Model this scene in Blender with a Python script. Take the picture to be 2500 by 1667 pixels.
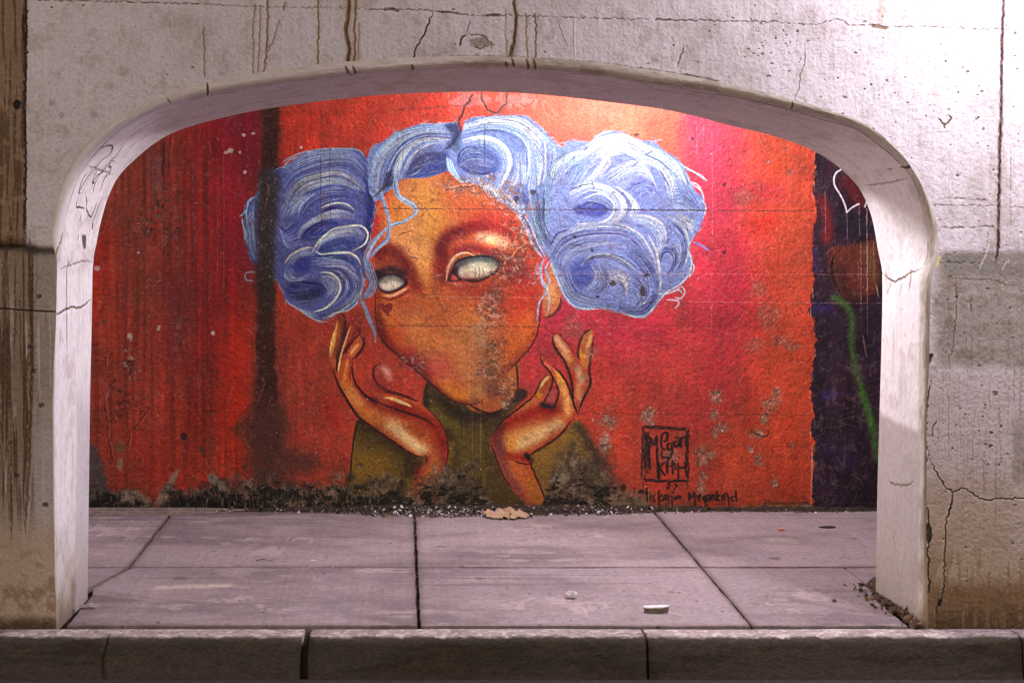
import bpy, bmesh, math, random
import numpy as np
from mathutils import Vector, Matrix, noise as mnoise

S = bpy.context.scene
for o in list(bpy.data.objects): bpy.data.objects.remove(o)

# ---- camera -----------------------------------------------------------------
VX, VY, FPX, DCAM, HCAM = 985., 600., 3120., 5.2, 1.547
cam = bpy.data.cameras.new('camera'); camo = bpy.data.objects.new('camera', cam); S.collection.objects.link(camo)
camo.location = (0, -DCAM, HCAM); camo.rotation_euler = (math.radians(90), 0, 0)
cam.sensor_width = 36; cam.lens = 36*FPX/2500; cam.shift_x = (1250-VX)/2500; cam.shift_y = -(833.5-VY)/2500
cam.clip_start = .05; cam.clip_end = 500
S.camera = camo

# ---- night sky glow outside the underpass -------------------------------------
wd = bpy.data.worlds.new('World'); S.world = wd; wd.use_nodes = True
nt = wd.node_tree; nt.nodes.clear()
sky = nt.nodes.new('ShaderNodeTexSky'); sky.sky_type = 'NISHITA'; sky.sun_disc = False
sky.sun_elevation = math.radians(4); sky.sun_rotation = math.radians(200); sky.air_density = 1.; sky.dust_density = 3.
mixw = nt.nodes.new('ShaderNodeMix'); mixw.data_type = 'RGBA'; mixw.inputs[0].default_value = .7
mixw.inputs[7].default_value = (1.0, .95, 1.0, 1)
bg = nt.nodes.new('ShaderNodeBackground'); bg.inputs[1].default_value = .15
ow = nt.nodes.new('ShaderNodeOutputWorld')
nt.links.new(sky.outputs[0], mixw.inputs[6]); nt.links.new(mixw.outputs[2], bg.inputs[0]); nt.links.new(bg.outputs[0], ow.inputs[0])

S.view_settings.view_transform = 'Standard'; S.view_settings.look = 'None'; S.view_settings.exposure = 1.1; S.view_settings.gamma = 1; S.view_settings.use_curve_mapping = False
S.render.engine = 'CYCLES'; S.cycles.use_denoising = True; S.cycles.sample_clamp_indirect = 3.; S.cycles.max_bounces = 6; S.cycles.diffuse_bounces = 4; S.cycles.caustics_reflective = False; S.cycles.caustics_refractive = False

# ---- the underpass lamps (their bodies are built further down) -------------------
LAMPS = []
def lamp(name, loc, power, col, size=.25, rot=(0, 0, 0), spread=180, kind='AREA', size_y=None):
    l = bpy.data.lights.new(name, kind); l.energy = power; l.color = col
    if kind == 'AREA':
        l.shape = 'RECTANGLE'; l.size = size; l.size_y = size_y or size; l.spread = math.radians(spread)
    else: l.shadow_soft_size = size
    o = bpy.data.objects.new(name, l); S.collection.objects.link(o); o.location = loc; o.rotation_euler = rot; LAMPS.append(o); return o
COOL, PASS, WARM = (1., .925, 1.06), (1., .94, .985), (1., .94, .95)
lamp('passage_light', (1.24, 1.18, 2.72), 118, PASS, .16, kind='POINT')
lamp('passage_light', (-3.9, 1.35, 2.72), 76, PASS, .16, kind='POINT')
lamp('roadside_light', (2.78, -.95, 3.12), 135, COOL, .16, kind='POINT')
lamp('roadside_light', (-4.2, -3.2, 4.2), 135, WARM, .3, kind='POINT')  # unseen fill lamp, added to brighten the left of the street wall
# ---------------------------------------------------------------------------
# PAINT KIT: brushes that lay paint, dirt and wear onto canvases (numpy only)
# ---------------------------------------------------------------------------
rng = np.random.RandomState(22)

def fbm(h, w, sx, sy=None, octv=4, seed=0, gain=.5):
    sy = sy or sx
    r = np.random.RandomState(seed + 101)
    out = np.zeros((h, w), np.float32); amp = 1.; tot = 0.
    for o in range(octv):
        fx, fy = max(sx / 2**o, 1.), max(sy / 2**o, 1.)
        gw, gh = int(w / fx) + 3, int(h / fy) + 3
        g = r.rand(gh, gw).astype(np.float32)
        ys = np.arange(h) / fy; y0 = ys.astype(int); t = (ys - y0); t = (t*t*(3-2*t)).astype(np.float32)[:, None]
        rows = g[y0] * (1-t) + g[y0+1] * t
        xs = np.arange(w) / fx; x0 = xs.astype(int); t = (xs - x0); t = (t*t*(3-2*t)).astype(np.float32)[None]
        out += amp * (rows[:, x0] * (1-t) + rows[:, x0+1] * t); tot += amp; amp *= gain
    return out / tot

def sstep(a, b, x):
    t = np.clip((x - a) / (b - a), 0, 1); return t*t*(3-2*t)

def spline(pts, step=2., closed=False):
    p = np.asarray(pts, float)
    if len(p) < 3 and not closed:
        n = max(2, int(np.hypot(*(p[-1]-p[0])) / step)); t = np.linspace(0, 1, n)[:, None]
        return p[0]*(1-t) + p[-1]*t
    if closed: q = np.vstack([p[-1], p, p[0], p[1]])
    else: q = np.vstack([2*p[0]-p[1], p, 2*p[-1]-p[-2]])
    out = []
    for i in range(1, len(q)-2):
        a, b, c, d = q[i-1], q[i], q[i+1], q[i+2]
        n = max(2, int(np.hypot(*(c-b)) / step)); t = (np.arange(n) / n)[:, None]
        out.append(.5*((2*b) + (c-a)*t + (2*a-5*b+4*c-d)*t*t + (3*b-a-3*c+d)*t**3))
    if not closed: out.append(q[-2][None])
    return np.vstack(out)

def resample(pts, n):
    s = spline(pts, 2.); d = np.r_[0, np.cumsum(np.hypot(*np.diff(s, axis=0).T))]
    t = np.linspace(0, d[-1], n)
    return np.stack([np.interp(t, d, s[:, 0]), np.interp(t, d, s[:, 1])], 1)

def boxblur(m, r):
    r = int(r)
    if r < 1: return m
    for ax in (0, 1):
        pad = [(0, 0), (0, 0)]; pad[ax] = (r+1, r)
        c = np.cumsum(np.pad(m, pad, mode='edge'), axis=ax, dtype=np.float64)
        if ax == 0: m = (c[2*r+1:] - c[:-(2*r+1)]) / (2*r+1)
        else: m = (c[:, 2*r+1:] - c[:, :-(2*r+1)]) / (2*r+1)
        m = m.astype(np.float32)
    return m

class Canvas:
    def __init__(s, ox, oy, w, h, col=(128, 128, 128)):
        s.ox, s.oy, s.w, s.h = ox, oy, w, h
        s.c = np.empty((h, w, 3), np.float32); s.c[:] = np.array(col, np.float32) / 255
        s.strands = []
        s.hgt = np.zeros((h, w), np.float32)                    # relief in metres
    def grid(s):
        return np.meshgrid(np.arange(s.w) + s.ox, np.arange(s.h) + s.oy)
    def _box(s, x0, y0, x1, y1):
        x0, y0, x1, y1 = int(x0 - s.ox), int(y0 - s.oy), int(x1 - s.ox) + 2, int(y1 - s.oy) + 2
        return max(0, x0), max(0, y0), min(s.w, x1), min(s.h, y1)
    def lay(s, m, box, col, a=1., clip=None, relief=0.):
        x0, y0, x1, y1 = box
        if clip is not None: m = m * clip[y0:y1, x0:x1]
        m = np.clip(m * a, 0, 1)[..., None]
        if col is not None:
            v = s.c[y0:y1, x0:x1]; v += m * (np.array(col, np.float32) / 255 - v)
        if relief: s.hgt[y0:y1, x0:x1] += relief * m[..., 0]
    def full(s, m, col, a=1., clip=None, relief=0.):
        s.lay(m, (0, 0, s.w, s.h), col, a, clip, relief)
    def polymask(s, pts, feather=0, smooth=True, rough=0., rs=14, seed=0):
        p = spline(pts, 6., closed=True) if smooth else np.asarray(pts, float)
        f = feather * 3 + 3 + rough
        box = s._box(p[:, 0].min()-f, p[:, 1].min()-f, p[:, 0].max()+f, p[:, 1].max()+f)
        x0, y0, x1, y1 = box
        if x1 <= x0 or y1 <= y0: return np.zeros((0, 0), np.float32), (0, 0, 0, 0)
        H, W = y1-y0, x1-x0
        X, Y = np.meshgrid(np.arange(x0, x1) + s.ox + .0, np.arange(y0, y1) + s.oy + .0)
        if rough:
            X = X + (fbm(H, W, rs, octv=4, seed=seed+5, gain=.6)-.5) * 4 * rough
            Y = Y + (fbm(H, W, rs, octv=4, seed=seed+6, gain=.6)-.5) * 4 * rough
        ins = np.zeros((H, W), bool)
        a = p; b = np.roll(p, -1, 0)
        for (ax, ay), (bx, by) in zip(a, b):
            if ay == by: continue
            c = (ay > Y) != (by > Y)
            if not c.any(): continue
            ins ^= c & (X < (bx-ax) * (Y-ay) / (by-ay) + ax)
        m = ins.astype(np.float32)
        m = boxblur(boxblur(m, max(1, feather)), max(1, feather)) if feather >= 1 else boxblur(m, 1)
        return m, box
    def poly(s, pts, col, a=1., feather=1, clip=None, smooth=True, rough=0., rs=14, seed=0, relief=0.):
        m, box = s.polymask(pts, feather, smooth, rough, rs, seed)
        if m.size: s.lay(m, box, col, a, clip, relief)
    def mask(s, pts, feather=1, smooth=True, rough=0.):
        f = np.zeros((s.h, s.w), np.float32); m, (x0, y0, x1, y1) = s.polymask(pts, feather, smooth, rough)
        f[y0:y1, x0:x1] = m; return f
    def stroke(s, pts, w, col, a=1., soft=.5, taper=(.2, .2), clip=None, dash=0., wob=0., relief=0., gauss=False):
        p = spline(pts, max(.7, w * .22))
        n = len(p)
        if wob:
            k = max(2, n // 5)
            p = p + np.stack([np.interp(np.arange(n), np.linspace(0, n, k), rng.randn(k)) for _ in (0, 1)], 1) * wob
        R = w * (2.2 if gauss else .5)
        box = s._box(p[:, 0].min()-R-2, p[:, 1].min()-R-2, p[:, 0].max()+R+2, p[:, 1].max()+R+2)
        x0, y0, x1, y1 = box
        if x1 <= x0 or y1 <= y0: return
        m = np.zeros((y1-y0, x1-x0), np.float32)
        t = np.linspace(0, 1, n)
        tp = np.ones(n)
        if taper[0] > 0: tp = np.minimum(tp, .15 + .85 * t / taper[0])
        if taper[1] > 0: tp = np.minimum(tp, .15 + .85 * (1-t) / taper[1])
        da = np.ones(n)
        if dash:
            k = max(2, n // 6); da = np.clip(1 + dash*(.55 - 1.75*np.interp(np.arange(n), np.linspace(0, n, k), rng.rand(k))), 0, 1)
        for (px, py), u, d in zip(p, tp, da):
            if d <= 0: continue
            r = max(.45, w * .5 * u); rr = r * 2.4 if gauss else r + 1
            a0, b0 = px - s.ox - x0, py - s.oy - y0
            i0, i1 = max(0, int(a0-rr)), min(x1-x0, int(a0+rr)+2)
            j0, j1 = max(0, int(b0-rr)), min(y1-y0, int(b0+rr)+2)
            if i1 <= i0 or j1 <= j0: continue
            dx = np.arange(i0, i1, dtype=np.float32) - a0; dy = np.arange(j0, j1, dtype=np.float32) - b0
            d2 = dx[None]**2 + dy[:, None]**2
            if gauss: v = np.exp(-d2 / (r*r))
            else: v = np.clip((r + .5 - np.sqrt(d2)) / (soft * r + .5), 0, 1)
            if r < .8: v = v * (r / .8)
            q = m[j0:j1, i0:i1]; np.maximum(q, v * d, out=q)
        s.lay(m, box, col, a, clip, relief)
    def air(s, pts, r, col, a=.5, clip=None, taper=(0, 0)):          # soft airbrush
        s.stroke(pts, r * 1.75, col, a, gauss=True, taper=taper, clip=clip)
    def blob(s, x, y, rx, ry, col, a=1., rough=.5, seed=0, clip=None, relief=0., soft=.25):
        f = 1.7
        box = s._box(x-rx*f-2, y-ry*f-2, x+rx*f+2, y+ry*f+2); x0, y0, x1, y1 = box
        if x1 <= x0 or y1 <= y0: return
        X, Y = np.meshgrid(np.arange(x0, x1)+s.ox-x, np.arange(y0, y1)+s.oy-y)
        d = np.sqrt((X/rx)**2 + (Y/ry)**2)
        n = fbm(y1-y0, x1-x0, max(3, min(rx, ry)*.8), octv=4, seed=seed, gain=.65)
        s.lay(1-sstep(1-soft, 1+soft, d + (n-.5)*2.2*rough), box, col, a, clip, relief)
    def scar(s, x0, y0, x1, y1, cols, cover=.5, scale=9, seed=0, a=.8, relief=-.0012, clip=None):
        """Flaked, pitted patch: noise islands inside a soft ragged oval."""
        px, py = (x1-x0)*.25, (y1-y0)*.25
        box = s._box(x0-px, y0-py, x1+px, y1+py); i0, j0, i1, j1 = box
        if i1 <= i0 or j1 <= j0: return
        H, W = j1-j0, i1-i0
        X, Y = np.meshgrid(np.arange(i0, i1)+s.ox, np.arange(j0, j1)+s.oy)
        d = np.sqrt(((X-(x0+x1)/2)/((x1-x0)/2))**2 + ((Y-(y0+y1)/2)/((y1-y0)/2))**2)
        big = fbm(H, W, max(8, min(x1-x0, y1-y0)*.35), octv=4, seed=seed+900, gain=.6)
        reg = 1-sstep(.35, 1.15, d + (big-.5)*1.6)
        for k, c in enumerate(cols):
            n = fbm(H, W, scale*(.8+.3*k), octv=4, seed=seed+910+k*7, gain=.72)
            th = .69 - .14*cover
            m = sstep(th, th+.05, n*.86 + reg*.10 + .03)*reg
            s.lay(m*(reg > .02), box, c, a, clip, relief if sum(c) < 340 else -relief*.6)
    def ribbon(s, A, B, cols, n=30, w=None, a=.7, clip=None, spread=14, end=(.0, 1.), dashy=0., fine=True):
        """Brush-hair ribbon: strands from edge curve A to edge curve B, shaded across by cols."""
        A, B = resample(A, 14), resample(B, 14); cols = np.array(cols, float)
        wid = np.hypot(*(A-B).T).mean()
        n = int(n*1.5); w = w or max(1.5, wid / n * 2.4)
        order = rng.permutation(n)
        for i in order:
            t = (i + rng.rand()) / n
            k = np.array([rng.uniform(-.03, .03) * np.sin(j * .5 + rng.rand()*6) for j in range(14)])
            tt = np.clip(t + k, 0, 1)[:, None]
            P = A * (1-tt) + B * tt
            if rng.rand() < .5: s.strands.append((P, clip))
            i0 = rng.randint(0, 3) if rng.rand() < .6 else 0; i1 = 14 - (rng.randint(0, 4) if rng.rand() < .6 else 0)
            u = t * (len(cols)-1); q = min(int(u), len(cols)-2); c = cols[q]*(1-(u-q)) + cols[q+1]*(u-q)
            c = np.clip(c + rng.randn()*spread + rng.randn(3)*spread*.25, 0, 255)
            s.stroke(P[i0:i1], w * rng.uniform(.6, 1.25), c, a * rng.uniform(.55, 1), soft=.8, taper=(.25, .3), clip=clip)
        if fine:
            for i in range(n // 2):
                t = rng.rand(); P = A*(1-t) + B*t; i0 = rng.randint(0, 6); i1 = rng.randint(i0+5, 15)
                u = t * (len(cols)-1); q = min(int(u), len(cols)-2); c = cols[q]*(1-(u-q)) + cols[q+1]*(u-q)
                c = c * .35 + np.array([(212, 220, 228), (40, 48, 100)][rng.rand() < .45]) * .65
                s.stroke(P[i0:i1], rng.uniform(1.1, 2.2), c, .42, soft=.8, taper=(.4, .4), clip=clip)

def zoom(ox, oy, k):
    return lambda *p: [(ox + p[i] / k, oy + p[i+1] / k) for i in range(0, len(p), 2)]

def to_srgb8(c):
    return np.clip(c, 0, 1)
# ---------------------------------------------------------------------------
# THE MURAL: one unit of canvas = 2.34 mm of wall
# ---------------------------------------------------------------------------
r1 = zoom(500, 250, 4.704); r2 = zoom(850, 220, 3.92); r3 = zoom(1250, 280, 3.0145); r4 = zoom(550, 450, 3.92)
r5 = zoom(850, 400, 2.412); ha = zoom(780, 740, 3.074); hb = zoom(1150, 780, 3.2657); rs_ = zoom(1450, 950, 3.36)
rr = zoom(1900, 340, 2.8); rl = zoom(200, 950, 3.336); rl2 = zoom(200, 260, 2.45)

def paint_mural():
    M = Canvas(100, -60, 2150, 1320)
    W, H = M.w, M.h
    X, Y = M.grid()
    # ---- red ground ---------------------------------------------------------
    cx = [100, 220, 330, 430, 520, 600, 650, 720, 900, 1100, 1300, 1500, 1650, 1700, 1800, 1880, 2000, 2260]
    top = [(172,48,28),(176,50,30),(150,56,40),(164,40,30),(150,22,32),(146,20,34),(140,28,26),(182,44,24),(184,46,26),(188,52,36),(200,70,48),(206,80,58),(204,78,56),(186,46,70),(194,54,58),(194,64,42),(194,68,46),(194,68,46)]  # salmon right of centre is the lamp's glow put into the paint
    mid = [(180,44,24),(180,44,24),(156,54,38),(150,46,38),(146,26,26),(158,22,18),(150,36,26),(160,46,32),(160,46,30),(170,46,44),(184,40,60),(192,40,66),(192,46,62),(188,40,62),(186,42,56),(192,60,42),(194,64,44),(194,64,44)]
    bot = [(140,56,40),(140,54,38),(164,54,38),(164,50,34),(166,46,28),(190,46,22),(112,52,40),(160,54,42),(172,54,36),(172,54,36),(172,56,40),(186,62,40),(184,56,40),(180,56,40),(188,66,42),(192,64,40),(196,66,40),(196,66,40)]
    xs = np.arange(W) + M.ox
    rows = [np.stack([np.interp(xs, cx, [c[k] for c in L]) for k in range(3)], 1) for L in (top, mid, bot)]
    wy = (Y + (fbm(H, W, 160, seed=3)-.5)*200)
    wx = np.clip(X - M.ox + (fbm(H, W, 120, 260, seed=4)-.5)*110, 0, W-1).astype(int)
    t = np.clip((wy-300)/400, 0, 1)[..., None]; u = np.clip((wy-700)/400, 0, 1)[..., None]
    R = [r.astype(np.float32)[wx]/255 for r in rows]
    M.c[:] = (R[0]*(1-t) + R[1]*t)*(1-u) + R[2]*u
    M.c[..., 1] *= 1.05
    left = sstep(900, 500, X).astype(np.float32)
    vs = fbm(H, W, 9, 260, seed=7) - .5
    M.c *= (1 + vs*(.18 + .5*left))[..., None]
    M.c *= (1 + (fbm(H, W, 60, seed=8)-.5)*.34)[..., None]
    n1 = fbm(H, W, 26, 120, octv=5, seed=9, gain=.6)
    M.full(sstep(.56, .72, n1)*left, (126, 66, 52), .35)
    M.full(sstep(.60, .75, fbm(H, W, 40, 30, octv=5, seed=10, gain=.6))*(1-left), (150, 74, 58), .22)
    # broad colour passages
    M.air([(575, 300), (570, 480), (585, 660)], 42, (138, 12, 36), .55)
    M.air([(590, 800), (585, 1000)], 30, (206, 40, 14), .8)
    M.air([(560, 880), (520, 1020)], 45, (180, 40, 22), .45)
    M.air([(245, 560), (232, 760)], 26, (192, 40, 18), .7)
    M.air([(340, 1080), (420, 1180), (640, 1190)], 40, (188, 50, 32), .5)
    M.air([(430, 700), (440, 860)], 50, (128, 44, 46), .5)
    M.air([(300, 500), (350, 620)], 40, (140, 66, 50), .4)
    M.air([(370, 690), (340, 720)], 34, (112, 58, 40), .5)
    M.air([(380, 390), (385, 470)], 20, (128, 92, 92), .5)
    M.poly([(372, 515), (392, 512), (390, 535), (375, 540)], (190, 24, 14), .8, 3)
    M.poly([(1690, 250), (1812, 300), (1800, 460), (1760, 560), (1700, 470), (1688, 380)], (180, 44, 82), .34, 14)
    M.air([(1720, 330), (1760, 420)], 26, (184, 44, 84), .3)
    M.air([(1790, 470), (1840, 465), (1900, 470)], 34, (176, 40, 66), .5)
    M.air([(1850, 550), (1880, 540)], 22, (200, 34, 22), .75)
    M.air([(1790, 610), (1770, 760), (1740, 900)], 46, (186, 36, 60), .5)
    M.air([(1350, 760), (1450, 810), (1600, 800)], 50, (180, 26, 62), .5)
    M.air([(1380, 850), (1420, 880)], 30, (172, 32, 34), .5)
    M.air([(1440, 900), (1500, 1050)], 60, (196, 58, 34), .5)
    M.air([(1690, 1010), (1780, 960)], 50, (176, 44, 48), .6)
    M.air([(1900, 760), (1920, 1150)], 55, (200, 66, 38), .5)
    M.air([(1930, 380), (1935, 900)], 34, (196, 76, 50), .4)
    M.air([(800, 985), (815, 1030)], 20, (168, 26, 18), .7)
    # ---- dark water stain down the wall ---------------------------------------
    stain = [(646, -60), (680, -60), (682, 260), (680, 420), (672, 560), (670, 700), (672, 860), (678, 1010), (684, 1100), (660, 1130), (628, 1090), (625, 900), (628, 700), (628, 520), (638, 420), (642, 270)]
    def water_stain(a):
        M.air([(655, 250), (650, 600), (645, 1000), (640, 1120)], 34, (92, 40, 28), .5*a)
        M.poly(stain, (42, 18, 11), .84*a, 3, smooth=False, rough=4, rs=20, seed=3)
    water_stain(1.)
    M.poly([(600, 1130), (615, 1045), (640, 1010), (690, 1000), (700, 1090), (770, 1110), (760, 1160), (690, 1150), (640, 1170)], (84, 46, 36), .8, 8, rough=10, seed=8)
    M.poly(rl(1230,330, 1330,200, 1400,60, 1500,0, 1600,100, 1620,300, 1500,420, 1330,420), (82, 42, 34), .6, 6, rough=8, seed=18)
    # ---- garment ----------------------------------------------------------------
    OL, OD, OB = (116, 90, 26), (60, 48, 16), (24, 16, 10)
    M.poly(ha(220,1560, 235,1260, 255,980, 292,868, 400,930, 720,1140, 800,1150, 780,1560), OL, 1, 1)
    M.poly(hb(-110,1500, -60,900, 0,560, 250,640, 440,560, 420,620, 240,830, 150,960, 200,1110, 260,1260, 330,1360, 430,1500), (74, 58, 24), 1, 2)
    M.poly(ha(775,745, 812,590, 900,670, 1076,755, 1200,800, 1230,1000, 1200,1560, 900,1560, 960,1080, 930,960, 860,850), (90, 76, 22), 1, 1)
    M.poly(hb(470,1090, 720,905, 860,800, 945,950, 1030,1140, 1090,1330, 1090,1520, 610,1520, 520,1290), (120, 90, 36), 1, 2, rough=2)
    gar = np.clip(M.mask(ha(220,1560, 235,1260, 255,980, 292,868, 400,930, 720,1140, 800,1150, 780,1560)) + M.mask(ha(775,745, 812,590, 900,670, 1076,755, 1400,780, 1400,1560, 900,1560, 960,1080, 930,960, 860,850)), 0, 1)
    M.air(ha(300,900, 420,960, 560,1060, 680,1150, 690,1260), 26, OB, .75, gar)
    M.air(ha(330,1000, 420,1100, 600,1200), 34, OD, .55, gar)
    M.air(ha(330,1220, 460,1200), 34, (150, 108, 22), .6, gar)
    M.air(ha(860,720, 900,820, 990,900), 22, (112, 100, 22), .6, gar)
    M.air(ha(800,600, 795,720, 800,760), 11, OB, .9, gar)
    M.air(ha(900,690, 1010,800, 1150,850, 1300,800), 30, OB, .85, gar)
    M.air(ha(960,960, 1000,1080, 1010,1200), 16, OB, .6, gar)
    M.air(ha(985,1060, 980,1200), 12, (140, 104, 26), .7, gar)
    for i in range(26):
        x = 990 + rng.rand()*200; y = 1000 + rng.rand()*160
        M.stroke([(x, y), (x+rng.randn()*3, y+30+rng.rand()*50)], 2+rng.rand()*5, [OD, OB, (120, 104, 60), (96, 84, 60)][rng.randint(4)], .4, clip=gar)
    M.air(hb(740,940, 660,1010, 560,1100), 20, (146, 106, 34), .6)
    M.air(hb(820,1060, 810,1180), 14, (160, 108, 30), .7)
    M.air(hb(860,860, 930,960, 1010,1120), 16, (40, 32, 26), .7)
    M.stroke(ha(228,1330, 240,1150, 262,980, 285,890), 5, (30, 18, 12), .9, taper=(0, .2))
    # ---- face -------------------------------------------------------------------
    face_pts = r5(150,520, 140,370, 170,250, 215,190, 250,145, 330,85, 460,72, 560,52, 640,80, 760,110, 880,200, 1000,280, 1065,370, 1110,520, 1122,650, 1136,780, 1122,900, 1092,1040, 1010,1150, 930,1230, 890,1330, 850,1395, 780,1406, 660,1408, 560,1355, 460,1270, 340,1170, 260,1100, 190,1020, 165,900, 158,760)
    # neck below the jaw
    M.poly(r5(700,1400, 880,1240, 1000,1160, 998,1310, 930,1420, 850,1465, 760,1462), (164, 84, 40), 1, 1)
    M.air(r5(940,1230, 950,1320, 900,1400), 16, (196, 104, 44), .7)
    M.stroke(r5(700,1410, 800,1462, 870,1462, 960,1410, 1040,1340), 9, (44, 22, 18), .95, taper=(.2, .1))
    M.stroke(r5(990,1170, 996,1250, 998,1330), 6, (40, 16, 14), .9)
    M.poly(r5(985,1330, 1040,1325, 1050,1370, 990,1400), (38, 30, 26), .9, 2)
    M.poly(face_pts, (188, 96, 52), 1, 1)
    F = M.mask(face_pts, 1)
    OC, YE, RD, DR, CR = (204, 136, 66), (212, 150, 78), (178, 52, 32), (112, 26, 24), (222, 178, 128)
    a_ = M.air
    # planes of light painted by the artist
    a_(r5(420,120, 330,200, 420,300), 60, (208, 140, 86), .7, F)
    a_(r5(470,200, 480,330, 450,430), 55, (206, 142, 62), .75, F)
    a_(r5(640,190, 760,230, 860,260), 50, (200, 104, 58), .7, F)
    a_(r5(330,380, 290,440, 420,540), 44, (218, 158, 104), .7, F)
    a_(r5(470,560, 440,620, 460,700), 34, (220, 150, 78), .8, F)
    a_(r5(250,240, 270,320), 34, (218, 138, 62), .9, F)
    a_(r5(160,330, 150,430), 16, (184, 62, 52), .9, F)
    a_(r5(225,180, 215,260), 14, (208, 92, 56), .7, F)
    a_(r5(800,330, 940,330, 1040,420, 1070,540), 46, (184, 62, 40), .75, F)
    a_(r5(880,320, 960,370), 30, (186, 64, 44), .6, F)
    a_(r5(980,640, 1060,700, 1040,820), 52, (176, 44, 34), .85, F)
    a_(r5(960,820, 1040,900), 44, (190, 66, 38), .7, F)
    a_(r5(1060,960, 1000,1060, 900,1150), 44, (210, 104, 42), .85, F)
    a_(r5(620,740, 820,760, 900,800), 40, (176, 66, 42), .7, F)
    a_(r5(380,760, 400,900), 44, (170, 78, 48), .7, F)
    a_(r5(310,720, 320,780), 24, (188, 82, 44), .7, F)
    a_(r5(220,960, 270,1050, 300,1000), 34, (184, 62, 30), .85, F)
    a_(r5(205,870, 240,930), 22, (204, 114, 52), .8, F)
    a_(r5(400,960, 430,1080, 600,1060, 700,960), 60, (206, 128, 70), .8, F)
    a_(r5(560,820, 620,900), 46, (196, 108, 60), .7, F)
    a_(r5(700,1080, 680,1200), 40, (200, 128, 78), .7, F)
    a_(r5(360,1130, 430,1190, 520,1200), 30, (160, 48, 40), .75, F)
    a_(r5(520,1180, 580,1260), 34, (206, 110, 86), .7, F)
    a_(r5(590,1330, 680,1370, 780,1360), 28, (216, 128, 40), .85, F)
    a_(r5(720,1250, 740,1340), 30, (190, 124, 74), .7, F)
    a_(r5(520,1330, 640,1400, 780,1402), 9, (128, 46, 24), .8, F)
    # contour lines
    for L, w in ((r5(165,700, 160,860, 185,1010, 255,1095, 345,1170, 460,1270, 560,1358, 665,1412, 790,1408), 8), (r5(1136,780, 1128,900, 1095,1040, 1010,1150, 920,1240), 5)):
        M.stroke(L, w, (66, 18, 16), .85, taper=(.3, .2), wob=.6)
    a_(r5(175,760, 180,900, 215,1020), 9, (128, 48, 30), .6, F)
    # ear
    M.poly(r5(1170,610, 1210,600, 1250,720, 1252,800, 1220,880, 1165,905, 1145,860, 1150,700), (186, 100, 56), 1, 1)
    a_(r5(1190,740, 1205,790), 16, (220, 160, 96), .8)
    M.stroke(r5(1252,780, 1245,840, 1200,890, 1150,905), 9, (70, 26, 34), .85)
    # brows and sockets
    a_(r5(560,560, 545,480, 600,420, 700,385, 800,372), 17, DR, .85, F)
    a_(r5(700,376, 800,360, 900,385, 960,430), 15, (164, 36, 30), .75, F)
    a_(r5(560,660, 530,590, 545,520), 20, (120, 32, 28), .8, F)
    a_(r5(500,690, 520,620), 22, (160, 66, 36), .6, F)
    a_(r5(650,470, 760,480, 860,480), 20, (206, 84, 56), .7, F)
    a_(r5(780,430, 850,440, 920,470), 17, (232, 176, 156), .8, F)
    a_(r5(830,450, 860,455), 10, (246, 206, 150), .8, F)
    a_(r5(640,515, 720,495, 820,520, 900,540), 12, (140, 44, 48), .85, F)
    a_(r5(880,560, 960,590, 1010,640), 24, (118, 40, 28), .8, F)
    # right eye
    eyeR = r5(588,688, 606,625, 640,575, 720,545, 830,548, 900,590, 880,628, 820,668, 750,688, 660,684)
    M.poly(eyeR, (74, 34, 42), 1, 2)
    M.poly(r5(648,650, 655,605, 690,572, 770,555, 850,570, 880,598, 860,632, 800,664, 720,674, 668,672), (200, 180, 162), 1, 3)
    a_(r5(650,600, 720,566, 800,560, 870,590), 10, (104, 84, 80), .65)
    a_(r5(650,590, 740,556, 850,566), 9, (112, 92, 88), .7)
    a_(r5(740,630, 800,620), 16, (216, 198, 182), .5)
    for x in (745, 768, 790): M.stroke(r5(x,600, x+3,640, x-2,690), 2.4, (120, 96, 84), .7)
    M.stroke(r5(585,690, 660,682, 760,690, 850,650, 900,605), 6, (60, 24, 36), .95)
    M.stroke(r5(602,650, 640,575, 720,548, 840,546, 905,590), 6, (60, 28, 40), .9)
    M.stroke(r5(576,690, 588,610, 630,545, 690,522, 745,540), 9, (230, 186, 158), .95, taper=(.2, .5))
    M.stroke(r5(580,700, 660,708, 760,712, 820,700), 8, (196, 110, 84), .7)
    M.poly(r5(604,682, 612,648, 640,668, 646,684), (196, 92, 76), .9, 1)
    # left eye
    a_(r5(140,590, 200,570, 280,600), 17, (160, 84, 52), .9, F)
    a_(r5(170,520, 250,510, 320,560, 370,640, 400,700), 15, DR, .85, F)
    a_(r5(230,480, 300,520), 14, (140, 52, 36), .6, F)
    a_(r5(350,620, 390,690, 410,730), 17, (150, 48, 34), .6, F)
    a_(r5(160,640, 250,620, 330,640), 11, (66, 32, 40), .85, F)
    M.poly(r5(150,640, 210,640, 300,645, 345,680, 350,706, 300,735, 240,760, 190,750, 165,715), (70, 32, 42), .95, 2)
    M.poly(r5(180,705, 205,672, 262,662, 312,680, 326,702, 285,735, 232,748, 195,736), (204, 180, 168), 1, 3)
    a_(r5(190,690, 250,668, 310,690), 8, (112, 88, 84), .6)
    a_(r5(220,690, 260,670), 8, (150, 128, 116), .6)
    M.stroke(r5(178,738, 235,756, 300,736, 352,706), 5, (70, 24, 36), .9)
    M.stroke(r5(205,775, 260,775, 310,750, 355,728), 7, (222, 170, 134), .9)
    M.stroke(r5(180,780, 240,798, 310,775, 370,740), 5, (120, 40, 34), .7)
    # little heart on the cheek
    M.poly(r5(182,832, 200,824, 216,838, 232,824, 254,826, 256,846, 236,872, 232,892, 206,868, 188,852), (150, 46, 36), .95, 1)
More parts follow.
